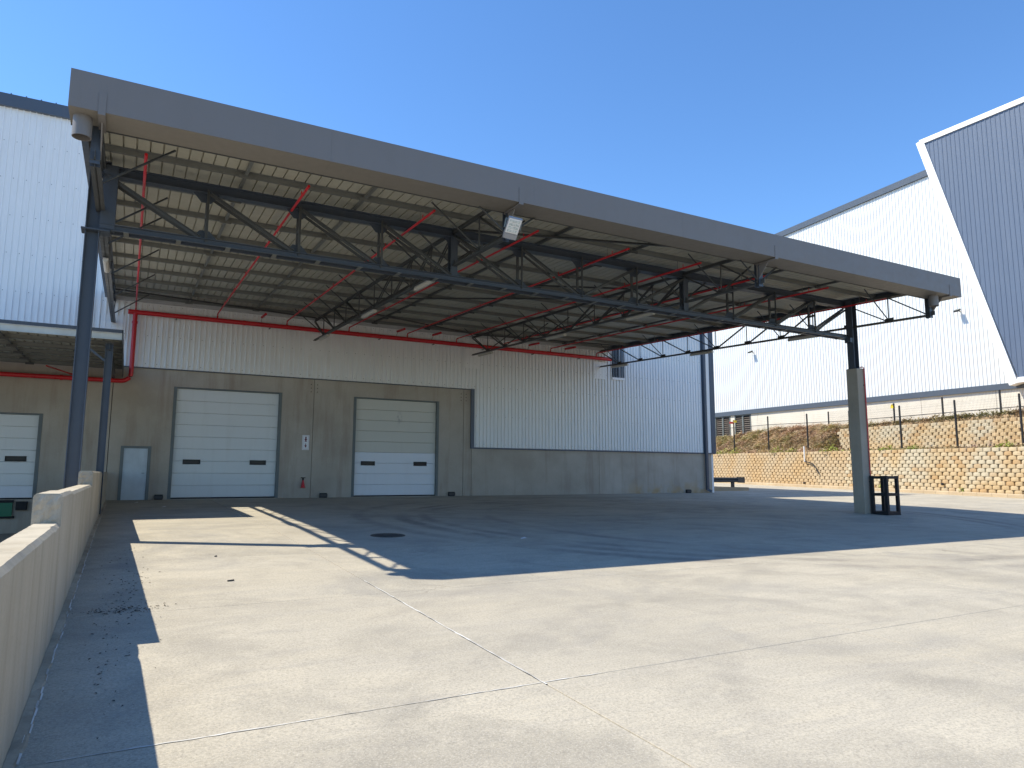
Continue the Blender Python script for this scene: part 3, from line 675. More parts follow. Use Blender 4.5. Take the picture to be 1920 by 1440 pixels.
# ------------------------------------------------------------------ lights
def batten(x, y, label):
    z = zbc(y)-.02; o = thing('batten_light', (x, y, z), label, 'light', 'batten lights under the canopy trusses')
    b = MB(); prof = []
    L = .72; b.v = []
    ring = [(-.06, 0), (-.064, -.04), (-.048, -.075), (0, -.09), (.048, -.075), (.064, -.04), (.06, 0)]
    for yy in (-L, L): b.v += [(x+p[0], y+yy, z+p[1]-.0405*(-yy)*1.0-.03) for p in ring]
    n = len(ring); b.f = [(i, i+1, n+i+1, n+i) for i in range(n-1)]+[tuple(range(n)), tuple(range(2*n-1, n-1, -1)), (n-1, 0, n, 2*n-1)]
    b.build('diffuser', M['lens'], o)
    b = MB(); b.bar((x, y-L*.95, z-.015-.0405*L*.95), (x, y+L*.95, z-.015+.0405*L*.95), .13, .03); b.build('backplate', M['lampbody'], o)
TN = ['left end truss beside the blue post', 'second truss from the left', 'third truss from the left', 'right end truss beside the concrete pier']
for ti, yy in ((0, (21.5,)), (1, (18.7, 24.1, 30.6)), (2, (18.9, 24.4, 31.0)), (3, (18.7, 24.4, 30.7))):
    for k, y in enumerate(yy):
        batten(XT[ti]+(.0), y, 'white batten light under the '+TN[ti]+('' if len(yy) == 1 else (', nearest the yard', ', middle of three', ', nearest the wall')[k]))
# floodlight at the front end of the second truss
fl = thing('floodlight', (7.06, 12.9, 7.3), 'square grey floodlight with clear cells hanging from the fascia', 'light')
b = MB(); c = Vector((7.02, 12.85, 7.18)); nrm = Vector((-.25, -.62, -.74)).normalized(); u = Vector((.93, -.36, 0)).normalized(); u = (u-nrm*u.dot(nrm)).normalized(); v = nrm.cross(u).normalized()
if v.z < 0: v = -v
an_ = -.2; u, v = u*math.cos(an_)+v*math.sin(an_), v*math.cos(an_)-u*math.sin(an_)
def plate(b, c, w, h, d, bev=.0):
    V = [c+u*sx*w/2+v*sy*h/2+nrm*sz*d/2 for sz in (-1, 1) for sx, sy in ((-1,-1),(1,-1),(1,1),(-1,1))]
    b.add(V, [(0,3,2,1),(4,5,6,7),(0,1,5,4),(1,2,6,5),(2,3,7,6),(3,0,4,7)])
plate(b, c+v*.02, .30, .50, .07); b.build('housing', M['lampbody'], fl)
b = MB(); plate(b, c-v*.17+nrm*.042, .28, .11, .012); b.build('driver_cover', M['lampbody'], fl)
b = MB(); plate(b, c+v*.085+nrm*.038, .275, .34, .010); w = b.build('bezel', M['white'], fl)
for i in range(4):
    for j in range(2):
        b = MB(); plate(b, c+v*(.085+.078*(i-1.5))+u*(.118*(j-.5))+nrm*.046, .104, .056, .008); b.build('led_cell', M['led'], w)
b = MB(); b.bar(c+u*.17, c+u*.17-nrm*.12+v*.15, .02, .04); b.bar(c-u*.17, c-u*.17-nrm*.12+v*.15, .02, .04); b.bar(c-nrm*.12+v*.15-u*.18, c-nrm*.12+v*.15+u*.18, .03, .03); b.bar(c-nrm*.12+v*.15, (7.32, 13.6, 7.30), .03, .03); b.build('stirrup', M['frame'], fl)

# ------------------------------------------------------------------ small things on and by the wall
o = thing('fire_sign', (7.13, D-.01, 3.32), 'small white sign with hydrant and arrow symbols on the concrete wall', 'sign')
b = MB(); b.box(6.98, 7.29, D-.02, D-.008, 2.99, 3.66); b.build('sign_plate', M['white'], o)
b = MB()
for (a, c, e_, f_) in ((7.01,7.015,3.02,3.63),(7.255,7.26,3.02,3.63),(7.016,7.254,3.02,3.025),(7.016,7.254,3.625,3.63)): b.box(a, c, D-.0225, D-.0203, e_, f_)
b.build('border_line', M['purple'], o)
b = MB(); y_ = D-.023; cx = 7.135
for poly in ([(-.028,.40),(.028,.40),(.028,.55),(-.028,.55)], [(-.055,.455),(-.0285,.455),(-.0285,.495),(-.055,.495)], [(.0285,.455),(.055,.455),(.055,.495),(.0285,.495)], [(-.04,.551),(.04,.551),(.02,.60),(-.02,.60)], [(-.05,.375),(.05,.375),(.05,.399),(-.05,.399)]):
    b.add([(cx+p[0], y_, 2.99+p[1]) for p in poly], [tuple(range(len(poly)))])
b.build('hydrant_symbol', M['purple'], o)
b = MB()
for poly in ([(-.015,.21),(.015,.21),(.015,.29),(-.015,.29)], [(-.055,.209),(0,.10),(.055,.209)]): b.add([(cx+p[0], y_, 2.99+p[1]) for p in poly], [tuple(range(len(poly)))])
b.build('arrow_symbol', M['purple'], o)
o = thing('hydrant_valve', (7.06, D-.1, 1.5), 'red hydrant valve with black handle low on the wall under the sign', 'hydrant')
b = MB(); b.tube([(7.06, D, 1.46), (7.06, D-.10, 1.46)], .05, 10); b.tube([(7.06, D-.13, 1.62), (7.06, D-.13, 1.48), (7.06, D-.14, 1.32)], [.04, .06, .09], 12); b.tube([(7.06, D-.14, 1.32), (7.06, D-.14, 1.29)], .10, 12); b.build('valve_body', M['red'], o, True)
b = MB(); b.tube([(7.06, D-.13, 1.62), (7.06, D-.13, 1.72)], .04, 8); b.tube([(6.96, D-.13, 1.74), (7.16, D-.13, 1.74)], .018, 6); b.build('handle', M['rubber'], o)
for xx, lab in ((1.28, 'small black rubber buffer between the steel side door and left loading door'), (8.0, 'small black rubber buffer at the wall foot left of the cream door'), (14.36, 'small black rubber buffer at the wall foot right of the cream door'), (29.96, 'small black rubber buffer at the far right foot of the wall')):
    o = thing('wheel_buffer', (xx, D-.1, ZF), lab, 'buffer', 'rubber buffers along the wall foot')
    b = MB(); b.box(xx-.15, xx+.15, D-.16, D-.001, ZF-.02, ZF+.19); b.build('rubber_block', M['rubber'], o)
    b = MB(); b.box(xx-.17, xx+.17, D-.175, D-.161, ZF+.02, ZF+.15); b.build('face_plate', M['iron'], o)
o = thing('dock_leveller', (-4.5, D-.2, .5), 'green dock leveller lip below the left dock door', 'dock leveller')
b = MB(); b.box(-5.6, -3.62, D-.16, D-.01, .30, .80); b.build('lip', M['green'], o)
b = MB(); b.box(-5.6, -3.60, D-.13, D-.01, .805, .90); b.box(-5.6, -3.55, D-.12, D-.01, .22, .295); b.build('frame', M['rubber'], o)
tag(MB().add(*(lambda q: (q.v, q.f))(MB().box(-3.52, -3.16, D-.16, D-.002, .52, .84).box(-3.50, -3.18, D-.19, D-.161, .55, .80))).build('dock_bumper', M['rubber']), 'black dock bumper beside the green leveller', 'bumper')

# manhole cover
o = thing('manhole_cover', (5.3, 15.5, gz(15.5)), 'round dark iron manhole cover in the shaded yard', 'manhole cover')
b = MB(); n = 40
for r_, z in ((.39, .003), (.385, .009), (.345, .009), (.34, .004)): b.v += [(5.3+r_*math.cos(2*math.pi*k/n), 15.5+r_*math.sin(2*math.pi*k/n), gz(15.5+r_*math.sin(2*math.pi*k/n))+z) for k in range(n)]
for i in range(3):
    for k in range(n): b.f.append((i*n+k, i*n+(k+1)%n, (i+1)*n+(k+1)%n, (i+1)*n+k))
b.build('ring', M['iron'], o)
b = MB(); b.v = [(5.3+.335*math.cos(2*math.pi*k/n), 15.5+.335*math.sin(2*math.pi*k/n), gz(15.5+.335*math.sin(2*math.pi*k/n))+.007) for k in range(n)]; b.f = [tuple(range(n))]
for i in range(-4, 5):
    for j in range(-4, 5):
        if i*i+j*j < 17: xx, yy = 5.3+i*.07, 15.5+j*.07; b.box(xx-.02, xx+.02, yy-.02, yy+.02, gz(yy)+.006, gz(yy)+.012)
b.build('lid', M['iron'], o)

# steel guard frame by the pier
g = thing('pier_guard', (24.1, 16.0, gz(16.0)), 'dark steel protective cage standing beside the concrete pier', 'guard')
gx0, gx1, gy0, gy1, g0 = 23.56, 24.16, 15.58, 16.12, gz(15.9)
for xx, yy in ((gx0, gy0), (gx1, gy0), (gx1, gy1), (gx0, gy1)):
    b = MB(); b.box(xx-.05, xx+.05, yy-.05, yy+.05, g0-.03, g0+1.36); b.build('upright', M['black'], g)
for z in (.06, .70, 1.30):
    for yy in (gy0, gy1): b = MB(); b.box(gx0+.052, gx1-.052, yy-.045, yy+.045, g0+z-.05, g0+z+.05); b.build('rail', M['black'], g)
    for xx in (gx0, gx1): b = MB(); b.box(xx-.045, xx+.045, gy0+.052, gy1-.052, g0+z-.05, g0+z+.05); b.build('rail', M['black'], g)
b = MB(); b.box(gx0-.12, gx1+.06, gy0-.06, gy1+.06, g0-.03, g0+.012); b.build('foot_plate', M['black'], g)

# ------------------------------------------------------------------ kerb island and guard rail past the corner
il = thing('kerb_island', (35, 36, gz(36)), 'low kerbed island at the corner of the warehouse', 'kerb island')
b = MB(); b.box(32.3, 37.5, 35.0, 38.5, gz(35)-.1, gz(35)+.20); b.build('island_infill', M['soil'], il)
for k in range(6): b = MB(); b.box(32.3+.88*k+.005, 32.3+.88*(k+1)-.005, 34.85, 34.998, gz(35)-.1, gz(35)+.22); b.build('kerb_stone', M['kerb'], il)
for k in range(4): b = MB(); b.box(37.502, 37.65, 35.0+.88*k+.005, 35.0+.88*(k+1)-.005, gz(35)-.1, gz(35)+.22); b.build('kerb_stone', M['kerb'], il)
b = MB(); b.box(33.1, 34.6, 35.4, 36.1, gz(35)+.2, gz(35)+.52); b.build('concrete_block', M['kerb'], il)
gr = thing('guard_rail', (35, 36, gz(36)), 'dark steel crash barrier at the corner beyond the warehouse', 'guard rail')
prof = [(-.02,-.17),(.03,-.12),(.03,-.06),(-.02,0),(.03,.06),(.03,.12),(-.02,.17),(-.04,.17),(.01,.12),(.01,.06),(-.04,0),(.01,-.06),(.01,-.12),(-.04,-.17)]
b = MB(); b.sec((32.6, 36.2, 1.60), (38.0, 36.2, 1.60), prof); b.build('beam', M['steel2'], gr)
b = MB(); b.bar((37.95, 36.18, 1.60), (38.75, 36.30, 1.58), .05, .40); b.build('end_terminal', M['steel2'], gr)
for xx in (34.2, 37.6): b = MB(); b.box(xx-.09, xx+.09, 36.24, 36.42, gz(36)-.05, 1.74); b.build('post', M['steel2'], gr)

# ------------------------------------------------------------------ the bank on the right
K0 = Vector((44.38, 21.2)); KU = Vector((.2516, .9678)); KN = Vector((.9678, -.2516)); KA = math.atan2(KU.y, KU.x)
def kp(t, d): p = K0+KU*t+KN*d; return p.x, p.y
def kz(t): return gz(K0.y+KU.y*t)
def sm(a, b_, x): x = min(1, max(0, (x-a)/(b_-a))); return x*x*(3-2*x)
NROW, RH = 11, .25
def bankh(t, d):
    base = kz(t)
    if d < .52: return base+.17
    if d < 1.0: return base+.2+(d-.52)/.48*2.3
    lo = base+.22+NROW*RH-.10+.06*sm(1.05, 3.8, d)
    z_up = 5.92+.004*t
    flat = lo if d < 4.25 else (lo+(d-4.25)/.55*(z_up-lo) if d < 4.8 else z_up)
    hill = lo+(z_up+.35*sm(18, 26, t)-.55*sm(28, 44, t)-lo)*sm(1.2, 5.6, d)
    k = sm(18.6, 20.6, t)
    bumps = .42*mnoise.noise(Vector((t*.55, d*.8, 3.1)))+.22*mnoise.noise(Vector((t*1.6, d*1.9, 7.7)))
    return flat*(1-k)+(hill+bumps*sm(1.3, 2.5, d)*(1-sm(8, 12, d)))*k
ds = [.15, .5, .6, .99, 1.05, 1.4, 1.8, 2.2, 2.6, 3, 3.4, 3.8, 4.2, 4.3, 4.75, 4.85, 5.3, 5.8, 6.4, 7, 8, 9.5, 12, 18, 30, 60, 140]
ts = [-60+3*i for i in range(17)]+[-9+.5*i for i in range(130)]+[57, 62, 70, 85, 110]
b = MB()
for t in ts:
    for d in ds: x_, y_ = kp(t, d); b.v.append((x_, y_, bankh(t, d)))
nd = len(ds)
for i in range(len(ts)-1):
    for j in range(nd-1): b.f.append((i*nd+j, i*nd+j+1, (i+1)*nd+j+1, (i+1)*nd+j))
kind(b.build('embankment', M['soil'], None, True), 'structure')
# kerb stones
kb = bpy.data.objects.new('kerb', None); link(kb, None, (*kp(15, 0), kz(15))); kind(kb, 'structure')
b = MB(); L = .985; sl_ = S2*KU.y
b.add([(0,0,-.2),(L,0,-.2+L*sl_),(L,-.16,-.2+L*sl_),(0,-.16,-.2),(0,-.025,.22),(L,-.025,.22+L*sl_),(L,-.15,.23+L*sl_),(0,-.15,.23),(0,0,.19),(L,0,.19+L*sl_),(L,-.16,.21+L*sl_),(0,-.16,.21)],
      [(0,1,9,8),(8,9,5,4),(4,5,6,7),(7,6,10,11),(11,10,2,3),(0,8,4,7,11,3),(1,2,10,6,5,9)])
km = b.mesh('kerb_stone', M['kerb'])
for t in range(-6, 46): inst('kerb_stone', km, (*kp(t, 0), kz(t)), kb, KA)
# retaining blocks: bulging faces, pockets between them
def block_geo(w, h, bulge, back):
    b = MB(); N = 6
    for (z, sc, inn) in ((0, 1, 0), (h*.62, 1, .0), (h*.9, .93, .03), (h*.985, .80, .085)):
        for i in range(N+1):
            a = math.pi*(i/N); xx = -math.cos(a)*w/2*sc; yy = math.sin(a)**.75*bulge-inn*math.sin(a)
            b.v.append((xx, yy, z))
        b.v += [(w/2*sc, -back, z), (-w/2*sc, -back, z)]
    m_ = N+3
    for r_ in range(3):
        for i in range(m_): b.f.append((r_*m_+i, r_*m_+(i+1) % m_, (r_+1)*m_+(i+1) % m_, (r_+1)*m_+i))
    b.f.append(tuple(range(3*m_, 4*m_))); b.f.append(tuple(range(m_-1, -1, -1)))
    b.f = [f[::-1] for f in b.f]
    return b
bg_ = block_geo(.535, RH*.985, .20, .22)
blk = bg_.mesh('block', M['block'], True)
def retaining(name, label, t_lo, t_hi, rows, d0, zf, batter, near):
    rw = thing(name, (*kp(near[0]+5, d0), zf(near[0]+5, 0)), label, 'retaining wall')
    st = MB(); pitch = .56; n0 = int(t_lo/pitch); n1 = int(t_hi/pitch)
    for i in range(n0, n1):
        for r_ in range(rows):
            t = (i+.5*(r_ % 2))*pitch+rnd.uniform(-.012, .012); d = d0+batter*r_+rnd.uniform(-.012, .012)
            x_, y_ = kp(t, d); z = zf(t, r_); an = KA+rnd.gauss(0, .035); sc = (rnd.uniform(.95,1.05), rnd.uniform(.9,1.12), rnd.uniform(.97,1.0))
            if near[0] <= t <= near[1]: inst('block', blk, (x_, y_, z), rw, an, sc)
            else:
                ca, sa = math.cos(an), math.sin(an)
                st.add([(x_+(p[0]*ca-p[1]*sa)*sc[0], y_+(p[0]*sa+p[1]*ca)*sc[0], z+p[2]*sc[2]) for p in bg_.v], bg_.f)
    o_ = kind(st.build('far_blocks', M['block'], rw, True), 'stuff')
    b = MB()   # dark earth core that fills the pockets
    q_ = [(t_lo, d0+.10), (t_hi, d0+.10)]
    nseg = 20
    for i in range(nseg+1):
        t = t_lo+(t_hi-t_lo)*i/nseg
        for r_ in (0, rows-.3): x_, y_ = kp(t, d0+.20+batter*r_); b.v.append((x_, y_, zf(t, r_)))
    b.f = [(2*i, 2*i+2, 2*i+3, 2*i+1) for i in range(nseg)]
    b.build('earth_core', M['soil'], rw)
    return rw
retaining('block_retaining_wall', 'long lower retaining wall of rounded tan blocks along the kerb', -14, 52, NROW, .42, lambda t, r_: kz(t)+.19+RH*r_, .05, (.0, 14.6))
retaining('upper_retaining_wall', 'shorter upper retaining wall of rounded blocks behind the fence', -10, 20.4, 9, 4.0, lambda t, r_: kz(t)+.22+NROW*RH-.16+RH*.93*r_, .055, (2.6, 20.4))
# fences
def fence(name, label, ts_, d, zb, h_post, h_mesh, rail=True):
    o = thing(name, (*kp(ts_[0], d), zb(ts_[0])), label, 'fence')
    for t in ts_:
        x_, y_ = kp(t, d); b = MB(); b.tube([(x_, y_, zb(t)-.2), (x_, y_, zb(t)+h_post)], .066, 8); b.tube([(x_, y_, zb(t)+h_post), (x_, y_, zb(t)+h_post+.03)], [.06, .03], 8); b.build('fence_post', M['black'], o)
    for ta, tb in zip(ts_[:-1], ts_[1:]):
        b = MB(); n = int(abs(tb-ta)/.11)
        for i in range(n):
            t = ta+(tb-ta)*(i+.5)/n; x_, y_ = kp(t, d-.06); z0 = zb(t)+.05; b.bar((x_, y_, z0), (x_, y_, zb(t)+h_mesh), .006, .006, (0, 1, 0))
        for k in range(int(h_mesh/.6)+1):
            z = min(h_mesh, .1+.6*k); pa = kp(ta, d-.06); pb = kp(tb, d-.06); b.bar((*pa, zb(ta)+z), (*pb, zb(tb)+z), .005, .005)
        kind(b.build('wire_mesh', M['black'], o), 'stuff')
        if rail:
            b = MB(); pa = kp(ta, d-.05); pb = kp(tb, d-.05); b.bar((*pa, zb(ta)+h_mesh), (*pb, zb(tb)+h_mesh), .03, .045); b.build('top_rail', M['black'], o)
            b = MB()
            for k in range(4): z = h_mesh+.16*(k+1); b.bar((*pa, zb(ta)+z), (*pb, zb(tb)+z), .006, .006)
            b.build('electric_strand', M['galv'], o)
    return o
FT = [-3.6, 1.25, 5.78, 10.45, 15.6, 20.75, 26.4, 32.25, 38.2, 44]
fence('perimeter_fence', 'black mesh fence with tall posts on top of the lower retaining wall', FT, 1.8, lambda t: bankh(min(t, 18), 1.8)+(kz(t)-kz(min(t, 18)))+.25*sm(18, 24, t), 3.22, 2.45)
fence('upper_fence', 'black mesh fence on the upper terrace in front of the white building', [-3, 1.8, 6.65, 11.4, 16.15, 20.2, 24.05], 6.6, lambda t: 5.9, 1.88, 1.84, False)
o = thing('fence_beacon', (*kp(16.15, 6.5), 7.4), 'small yellow warning plate on an upper fence post', 'sign')
x_, y_ = kp(16.15, 6.42); b = MB(); b.sec((x_, y_, 7.38), (x_, y_, 7.62), [(-.13,-.012),(.13,-.012),(.13,.012),(-.13,.012)], (KN.x, KN.y, 0)); b.build('plate', M['yellow'], o)
b = MB(); b.tube([(x_, y_, 7.62), (x_, y_, 7.70)], .06, 8); b.build('lamp', M['yellow'], o)
o = thing('warning_beacon', (*kp(32.25, 1.7), 6.9), 'small red and yellow warning plates on a fence post near the louvred windows', 'sign')
x_, y_ = kp(32.25, 1.7); b = MB(); b.box(x_-.5, x_-.02, y_-.1, y_-.06, 7.12, 7.32); b.build('red_plate', M['red'], o)
b = MB(); b.box(x_+.05, x_+.45, y_-.1, y_-.06, 7.25, 7.5); b.build('yellow_plate', M['yellow'], o)
# marker pipe and hose at the lower wall
o = thing('vent_pipe', (*kp(19.4, .25), 3.5), 'white upright pipe standing against the lower retaining wall', 'pipe')
x_, y_ = kp(19.6, .52); b = MB(); b.tube([(x_, y_, 3.05), (x_, y_, 4.35)], .055, 8); b.build('pipe', M['white'], o)
pts = []
for (t, d, z) in ((19.5,.45,3.05),(18.9,.42,3.0),(18.4,.40,2.85),(18.0,.34,2.55),(17.6,.25,2.1)): x_, y_ = kp(t, d); pts.append((x_, y_, z))
b = MB(); b.tube(pts, .05, 6); b.build('hose', M['rubber'], o)
for tt, rr in ((5.6, 1), (19.3, 0)):
    x_, y_ = kp(tt, .2+.03*rr); z = kz(tt)+.25+RH*(1.6 if rr else .4)
    b = MB(); b.tube([(x_, y_, z), (x_-.12, y_+.03, z)], [.085, .075], 10); b.tube([(x_+.02, y_, z), (x_-.1, y_+.03, z)], [.06, .06], 8)
    tag(b.build('weep_pipe', M['rubber']), 'black drain pipe end in the lower wall '+('towards the right edge' if rr else 'below the white pipe'), 'pipe')

# ------------------------------------------------------------------ planting
def leaves(name, pts, size, mat, parent=None, flat=.5, lo=-.3, hi=.8):
    """many small leaf blades: pts = (x, y, z, tint)"""
    V = []; F = []; T = []
    for (x_, y_, z, tn) in pts:
        s_ = size*rnd.uniform(.5, 1.4); a = rnd.uniform(0, 6.283); e = rnd.uniform(lo, hi)
        d = Vector((math.cos(a)*math.cos(e), math.sin(a)*math.cos(e), math.sin(e)*flat+.15)); n_ = Vector((-math.sin(a), math.cos(a), rnd.uniform(-.4, .4)))*.36
        k = len(V); p = Vector((x_, y_, z))
        V += [p, p+d*s_*.55+n_*s_, p+d*s_*1.15, p+d*s_*.55-n_*s_]; F.append((k, k+1, k+2, k+3)); T += [tn]*4
    me = bpy.data.meshes.new(name); me.from_pydata([tuple(p) for p in V], [], F); me.update(); me.materials.append(mat)
    at = me.attributes.new('tint', 'FLOAT', 'POINT'); at.data.foreach_set('value', T)
    return link(bpy.data.objects.new(name, me), parent)
def clumps(n, fn, per, spread, hgt):
    out = []
    for _ in range(n):
        t, d = fn(); tn = rnd.random(); r_ = spread*rnd.uniform(.5, 1.5); h_ = hgt*rnd.uniform(.4, 1.5)
        for _ in range(per):
            a = rnd.uniform(0, 6.283); q_ = rnd.random()**.5
            x_, y_ = kp(t+math.cos(a)*r_*q_, d+math.sin(a)*r_*q_)
            dd = (Vector((x_, y_))-K0).dot(KN); tt = (Vector((x_, y_))-K0).dot(KU)
            if dd < 1.08: continue
            out.append((x_, y_, bankh(tt, dd)+h_*(1-q_*q_)*rnd.uniform(.15, 1), min(1, max(0, tn+rnd.gauss(0, .15)))))
    return out
kind(tag(leaves('groundcover', clumps(2100, lambda: (rnd.uniform(18.8, 46), rnd.uniform(1.25, 7.0)), 42, .5, .36), .12, M['cover'], None, .6, -.35, .35), 'dry brown and green succulent groundcover on the bank', 'groundcover'), 'stuff')
kind(tag(leaves('dry_scrub', clumps(420, lambda: (rnd.uniform(-6, 20.2), 4.62+abs(rnd.gauss(0, .35))), 34, .3, .30), .12, M['dry'], None, .9), 'dry brown scrub along the top of the upper retaining wall', 'scrub'), 'stuff')
kind(tag(leaves('low_weeds', clumps(260, lambda: (rnd.uniform(-6, 19), rnd.uniform(1.2, 3.2)), 26, .24, .22), .11, M['dry'], None, .9), 'low dry weeds along the foot of the upper retaining wall', 'weeds'), 'stuff')
kind(tag(leaves('pink_flowers', clumps(90, lambda: (rnd.uniform(-4, 6.2), rnd.uniform(2.0, 3.4)), 30, .24, .42), .07, M['pink'], None, .9), 'dusty pink flowering weeds below the upper wall at the right', 'flowers'), 'stuff')
SH = [(2.0,1.5,.55,'beside the rightmost fence post'),(9.0,1.45,.42,'left of the second fence post from the right'),(11.3,1.4,.5,'beside the fence post nearest the pier, on its right'),(14.0,1.4,.62,'just right of the concrete pier'),(17.3,1.4,.7,'just left of the concrete pier'),(22.6,1.5,.55,'left of the white upright pipe'),(24.4,1.4,.7,'between the two middle fence posts'),(31.2,1.4,.7,'right of the post with the warning plates'),(33.6,1.4,.7,'left of the post with the warning plates'),(36.5,1.4,.7,'next to the warehouse corner')]
for (t, d, r_, lab) in SH:
    r_ *= 1.25
    x_, y_ = kp(t, d); z0 = bankh(t, d); pts = []
    for _ in range(170):
        a = rnd.uniform(0, 6.283); q_ = rnd.random()**.6; h_ = rnd.random()
        pts.append((x_+math.cos(a)*r_*q_*1.1, y_+math.sin(a)*r_*q_*1.1, z0+r_*.75*h_*(1.1-q_), rnd.random()))
    o = thing('shrub', (x_, y_, z0), 'small yellow green shrub '+lab, 'shrub', 'green shrubs along the lower wall')
    leaves('foliage', pts, .15, M['shrub'], o)
    b = MB()
    for k in range(4): a = k*1.6; b.tube([(x_, y_, z0-.05), (x_+math.cos(a)*r_*.4, y_+math.sin(a)*r_*.4, z0+r_*.4)], [.015, .006], 5)
    b.build('stem', M['soil'], o)
for (t, lab) in ((11.0, 'by the second weep hole from the pier'), (4.2, 'near the right edge of the kerb')):
    x_, y_ = kp(t, .24); z0 = kz(t)+.17; pts = [(x_+rnd.gauss(0,.08), y_+rnd.gauss(0,.1), z0+rnd.uniform(0,.25), rnd.random()) for _ in range(60)]
    tag(leaves('weed', pts, .09, M['shrub'], None, 1.0), 'small green weed at the foot of the lower wall '+('beside the guard frame' if t > 8 else 'near the right edge'), 'weed', 'weeds at the lower wall foot')

# ------------------------------------------------------------------ neighbouring building
XB = 60.
nb = thing('neighbour_warehouse', (XB, 45, 6), 'tall bright white clad warehouse on the bank with slate blue feature panel', 'building')
ztop = lambda y: 28.25-.048*(y-33.7)
sw, ph = .93, .31
mN = rib_sheet(sw, 1.0, ph, .05, .035, .06, M['clad_far'])
y = 18.
while y < 84:
    inst('cladding_sheet', mN, (XB, y+sw, 9.1), nb, -math.pi/2, (1, 1, ztop(y+.5)-9.1)); y += sw
b = MB(); b.box(XB+.31, XB+.4, 18, 84, 5, 9.0)
b.add([(XB+.03,18,9.0),(XB+.03,84,9.0),(XB+.03,84,ztop(84)),(XB+.03,18,ztop(18))], [(0,1,2,3)]); b.build('wall_backing', M['clad_far'], nb)
b = MB(); b.sec((XB-.08, 18, ztop(18)), (XB-.08, 84, ztop(84)), [(-.12,-.3),(.25,-.3),(.25,.28),(-.12,.28)]); b.build('roof_edge_flashing', M['slate'], nb)
b = MB(); b.sec((XB-.1, 18, 8.86), (XB-.1, 84, 8.86), [(-.09,-.24),(.09,-.24),(.09,.24),(-.09,.24)]); b.build('base_flashing', M['slate'], nb)
for k in range(11):
    ya = 18+6.0*k; yb2 = ya+5.97
    if ya+6 > 54.5 and ya < 60.5: continue
    b = MB(); b.box(XB-.02, XB+.3, ya, yb2, 5.0, 8.62); b.build('plinth_panel', M['plinth'], nb)
b = MB(); b.box(XB-.02, XB+.3, 54.0, 54.9, 5.0, 8.62); b.build('plinth_panel', M['plinth'], nb)
b = MB(); b.box(XB-.02, XB+.3, 57.3, 57.9, 5.0, 8.62); b.build('plinth_panel', M['plinth'], nb)
b = MB(); b.box(XB-.02, XB+.3, 60.3, 66, 5.0, 8.62); b.build('plinth_panel', M['plinth'], nb)
for ya, yb2 in ((54.92, 57.28), (57.92, 60.28)):
    w = bpy.data.objects.new('louvre_window', None); link(w, nb, (XB, ya, 6.5))
    b = MB(); b.box(XB-.05, XB+.1, ya, ya+.12, 6.2, 8.6); b.box(XB-.05, XB+.1, yb2-.12, yb2, 6.2, 8.6); b.box(XB-.05, XB+.1, (ya+yb2)/2-.1, (ya+yb2)/2+.1, 6.2, 8.6); b.box(XB-.05, XB+.1, ya+.121, (ya+yb2)/2-.101, 8.5, 8.6); b.box(XB-.05, XB+.1, (ya+yb2)/2+.101, yb2-.121, 8.5, 8.6); b.build('window_frame', M['frame'], w)
    b = MB(); b.box(XB+.12, XB+.15, ya+.1, yb2-.1, 6.2, 8.6); b.build('dark_back', M['rubber'], w)
    for k in range(9):
        z = 6.4+.23*k; b = MB(); b.add([(XB-.02,ya+.13,z),(XB+.09,ya+.13,z+.14),(XB+.09,yb2-.13,z+.14),(XB-.02,yb2-.13,z)], [(0,1,2,3)]); b.build('slat', M['louvre'], w)
b = MB(); b.box(XB+.3, XB+50, 18, 18.2, 5, 28); b.box(XB+.3, XB+50, 83.8, 84, 5, 25); b.box(XB+49.8, XB+50, 18.2, 83.8, 5, 25); b.add([(XB,18,28.9),(XB+50,18,28.9),(XB+50,84,25.7),(XB,84,25.7)], [(0,1,2,3)]); b.build('rear_shell', M['clad_far'], nb)
# slanted feature panel
XFp = 59.0; zlo, zhi = 9.35, 30.5; yA, yBt = 33.55, 27.85   # far edge: top and bottom
edge = lambda z: yBt+(yA-yBt)*(z-zlo)/(zhi-zlo)
zed = lambda y: zlo if y <= yBt else zlo+(zhi-zlo)*(y-yBt)/(yA-yBt)
fp = bpy.data.objects.new('feature_panel', None); link(fp, nb, (XFp, 25, 9)); fp['label'] = 'slate blue ribbed feature panel with slanted white border'
p_ = .35; y = 8.
while y < yA-.01:
    b = MB()
    for k in range(3):
        ya = y+k*p_; yb2 = min(ya+p_, yA)
        if ya >= yA: break
        prf = [(ya, 0), (ya+.20, 0), (ya+.23, -.032), (ya+.29, -.032), (ya+.32, 0), (ya+p_, 0)]
        prf = [(min(a, yA), c_) for a, c_ in prf]
        for (a1, c1), (a2, c2) in zip(prf[:-1], prf[1:]):
            if a2-a1 > 1e-5: b.add([(XFp+c1, a1, zed(a1)), (XFp+c2, a2, zed(a2)), (XFp+c2, a2, zhi), (XFp+c1, a1, zhi)], [(0,1,2,3)])
    b.build('cladding_sheet', M['darkclad'], fp); y += 3*p_
def trim(a, c, w_=.5): b = MB(); b.bar(a, c, .35, w_, (0, 0, 1)); b.build('white_border', M['trim'], fp)
d_ = Vector((0, yA-yBt, zhi-zlo)).normalized(); nn = Vector((0, d_.z, -d_.y))
a = Vector((XFp, yBt, zlo)); c = Vector((XFp, yA, zhi))
b = MB(); V = [a-Vector((0,0,.4)), a+nn*.62-Vector((0,0,.4)), c+nn*.62+Vector((0,0,.4)), c+Vector((0,0,.4))]
b.add([(p.x-.12, p.y, p.z) for p in V]+[(XB+.0, p.y, p.z) for p in V], [(0,1,2,3),(7,6,5,4),(0,4,5,1),(1,5,6,2),(2,6,7,3),(3,7,4,0)]); b.build('white_border', M['trim'], fp)
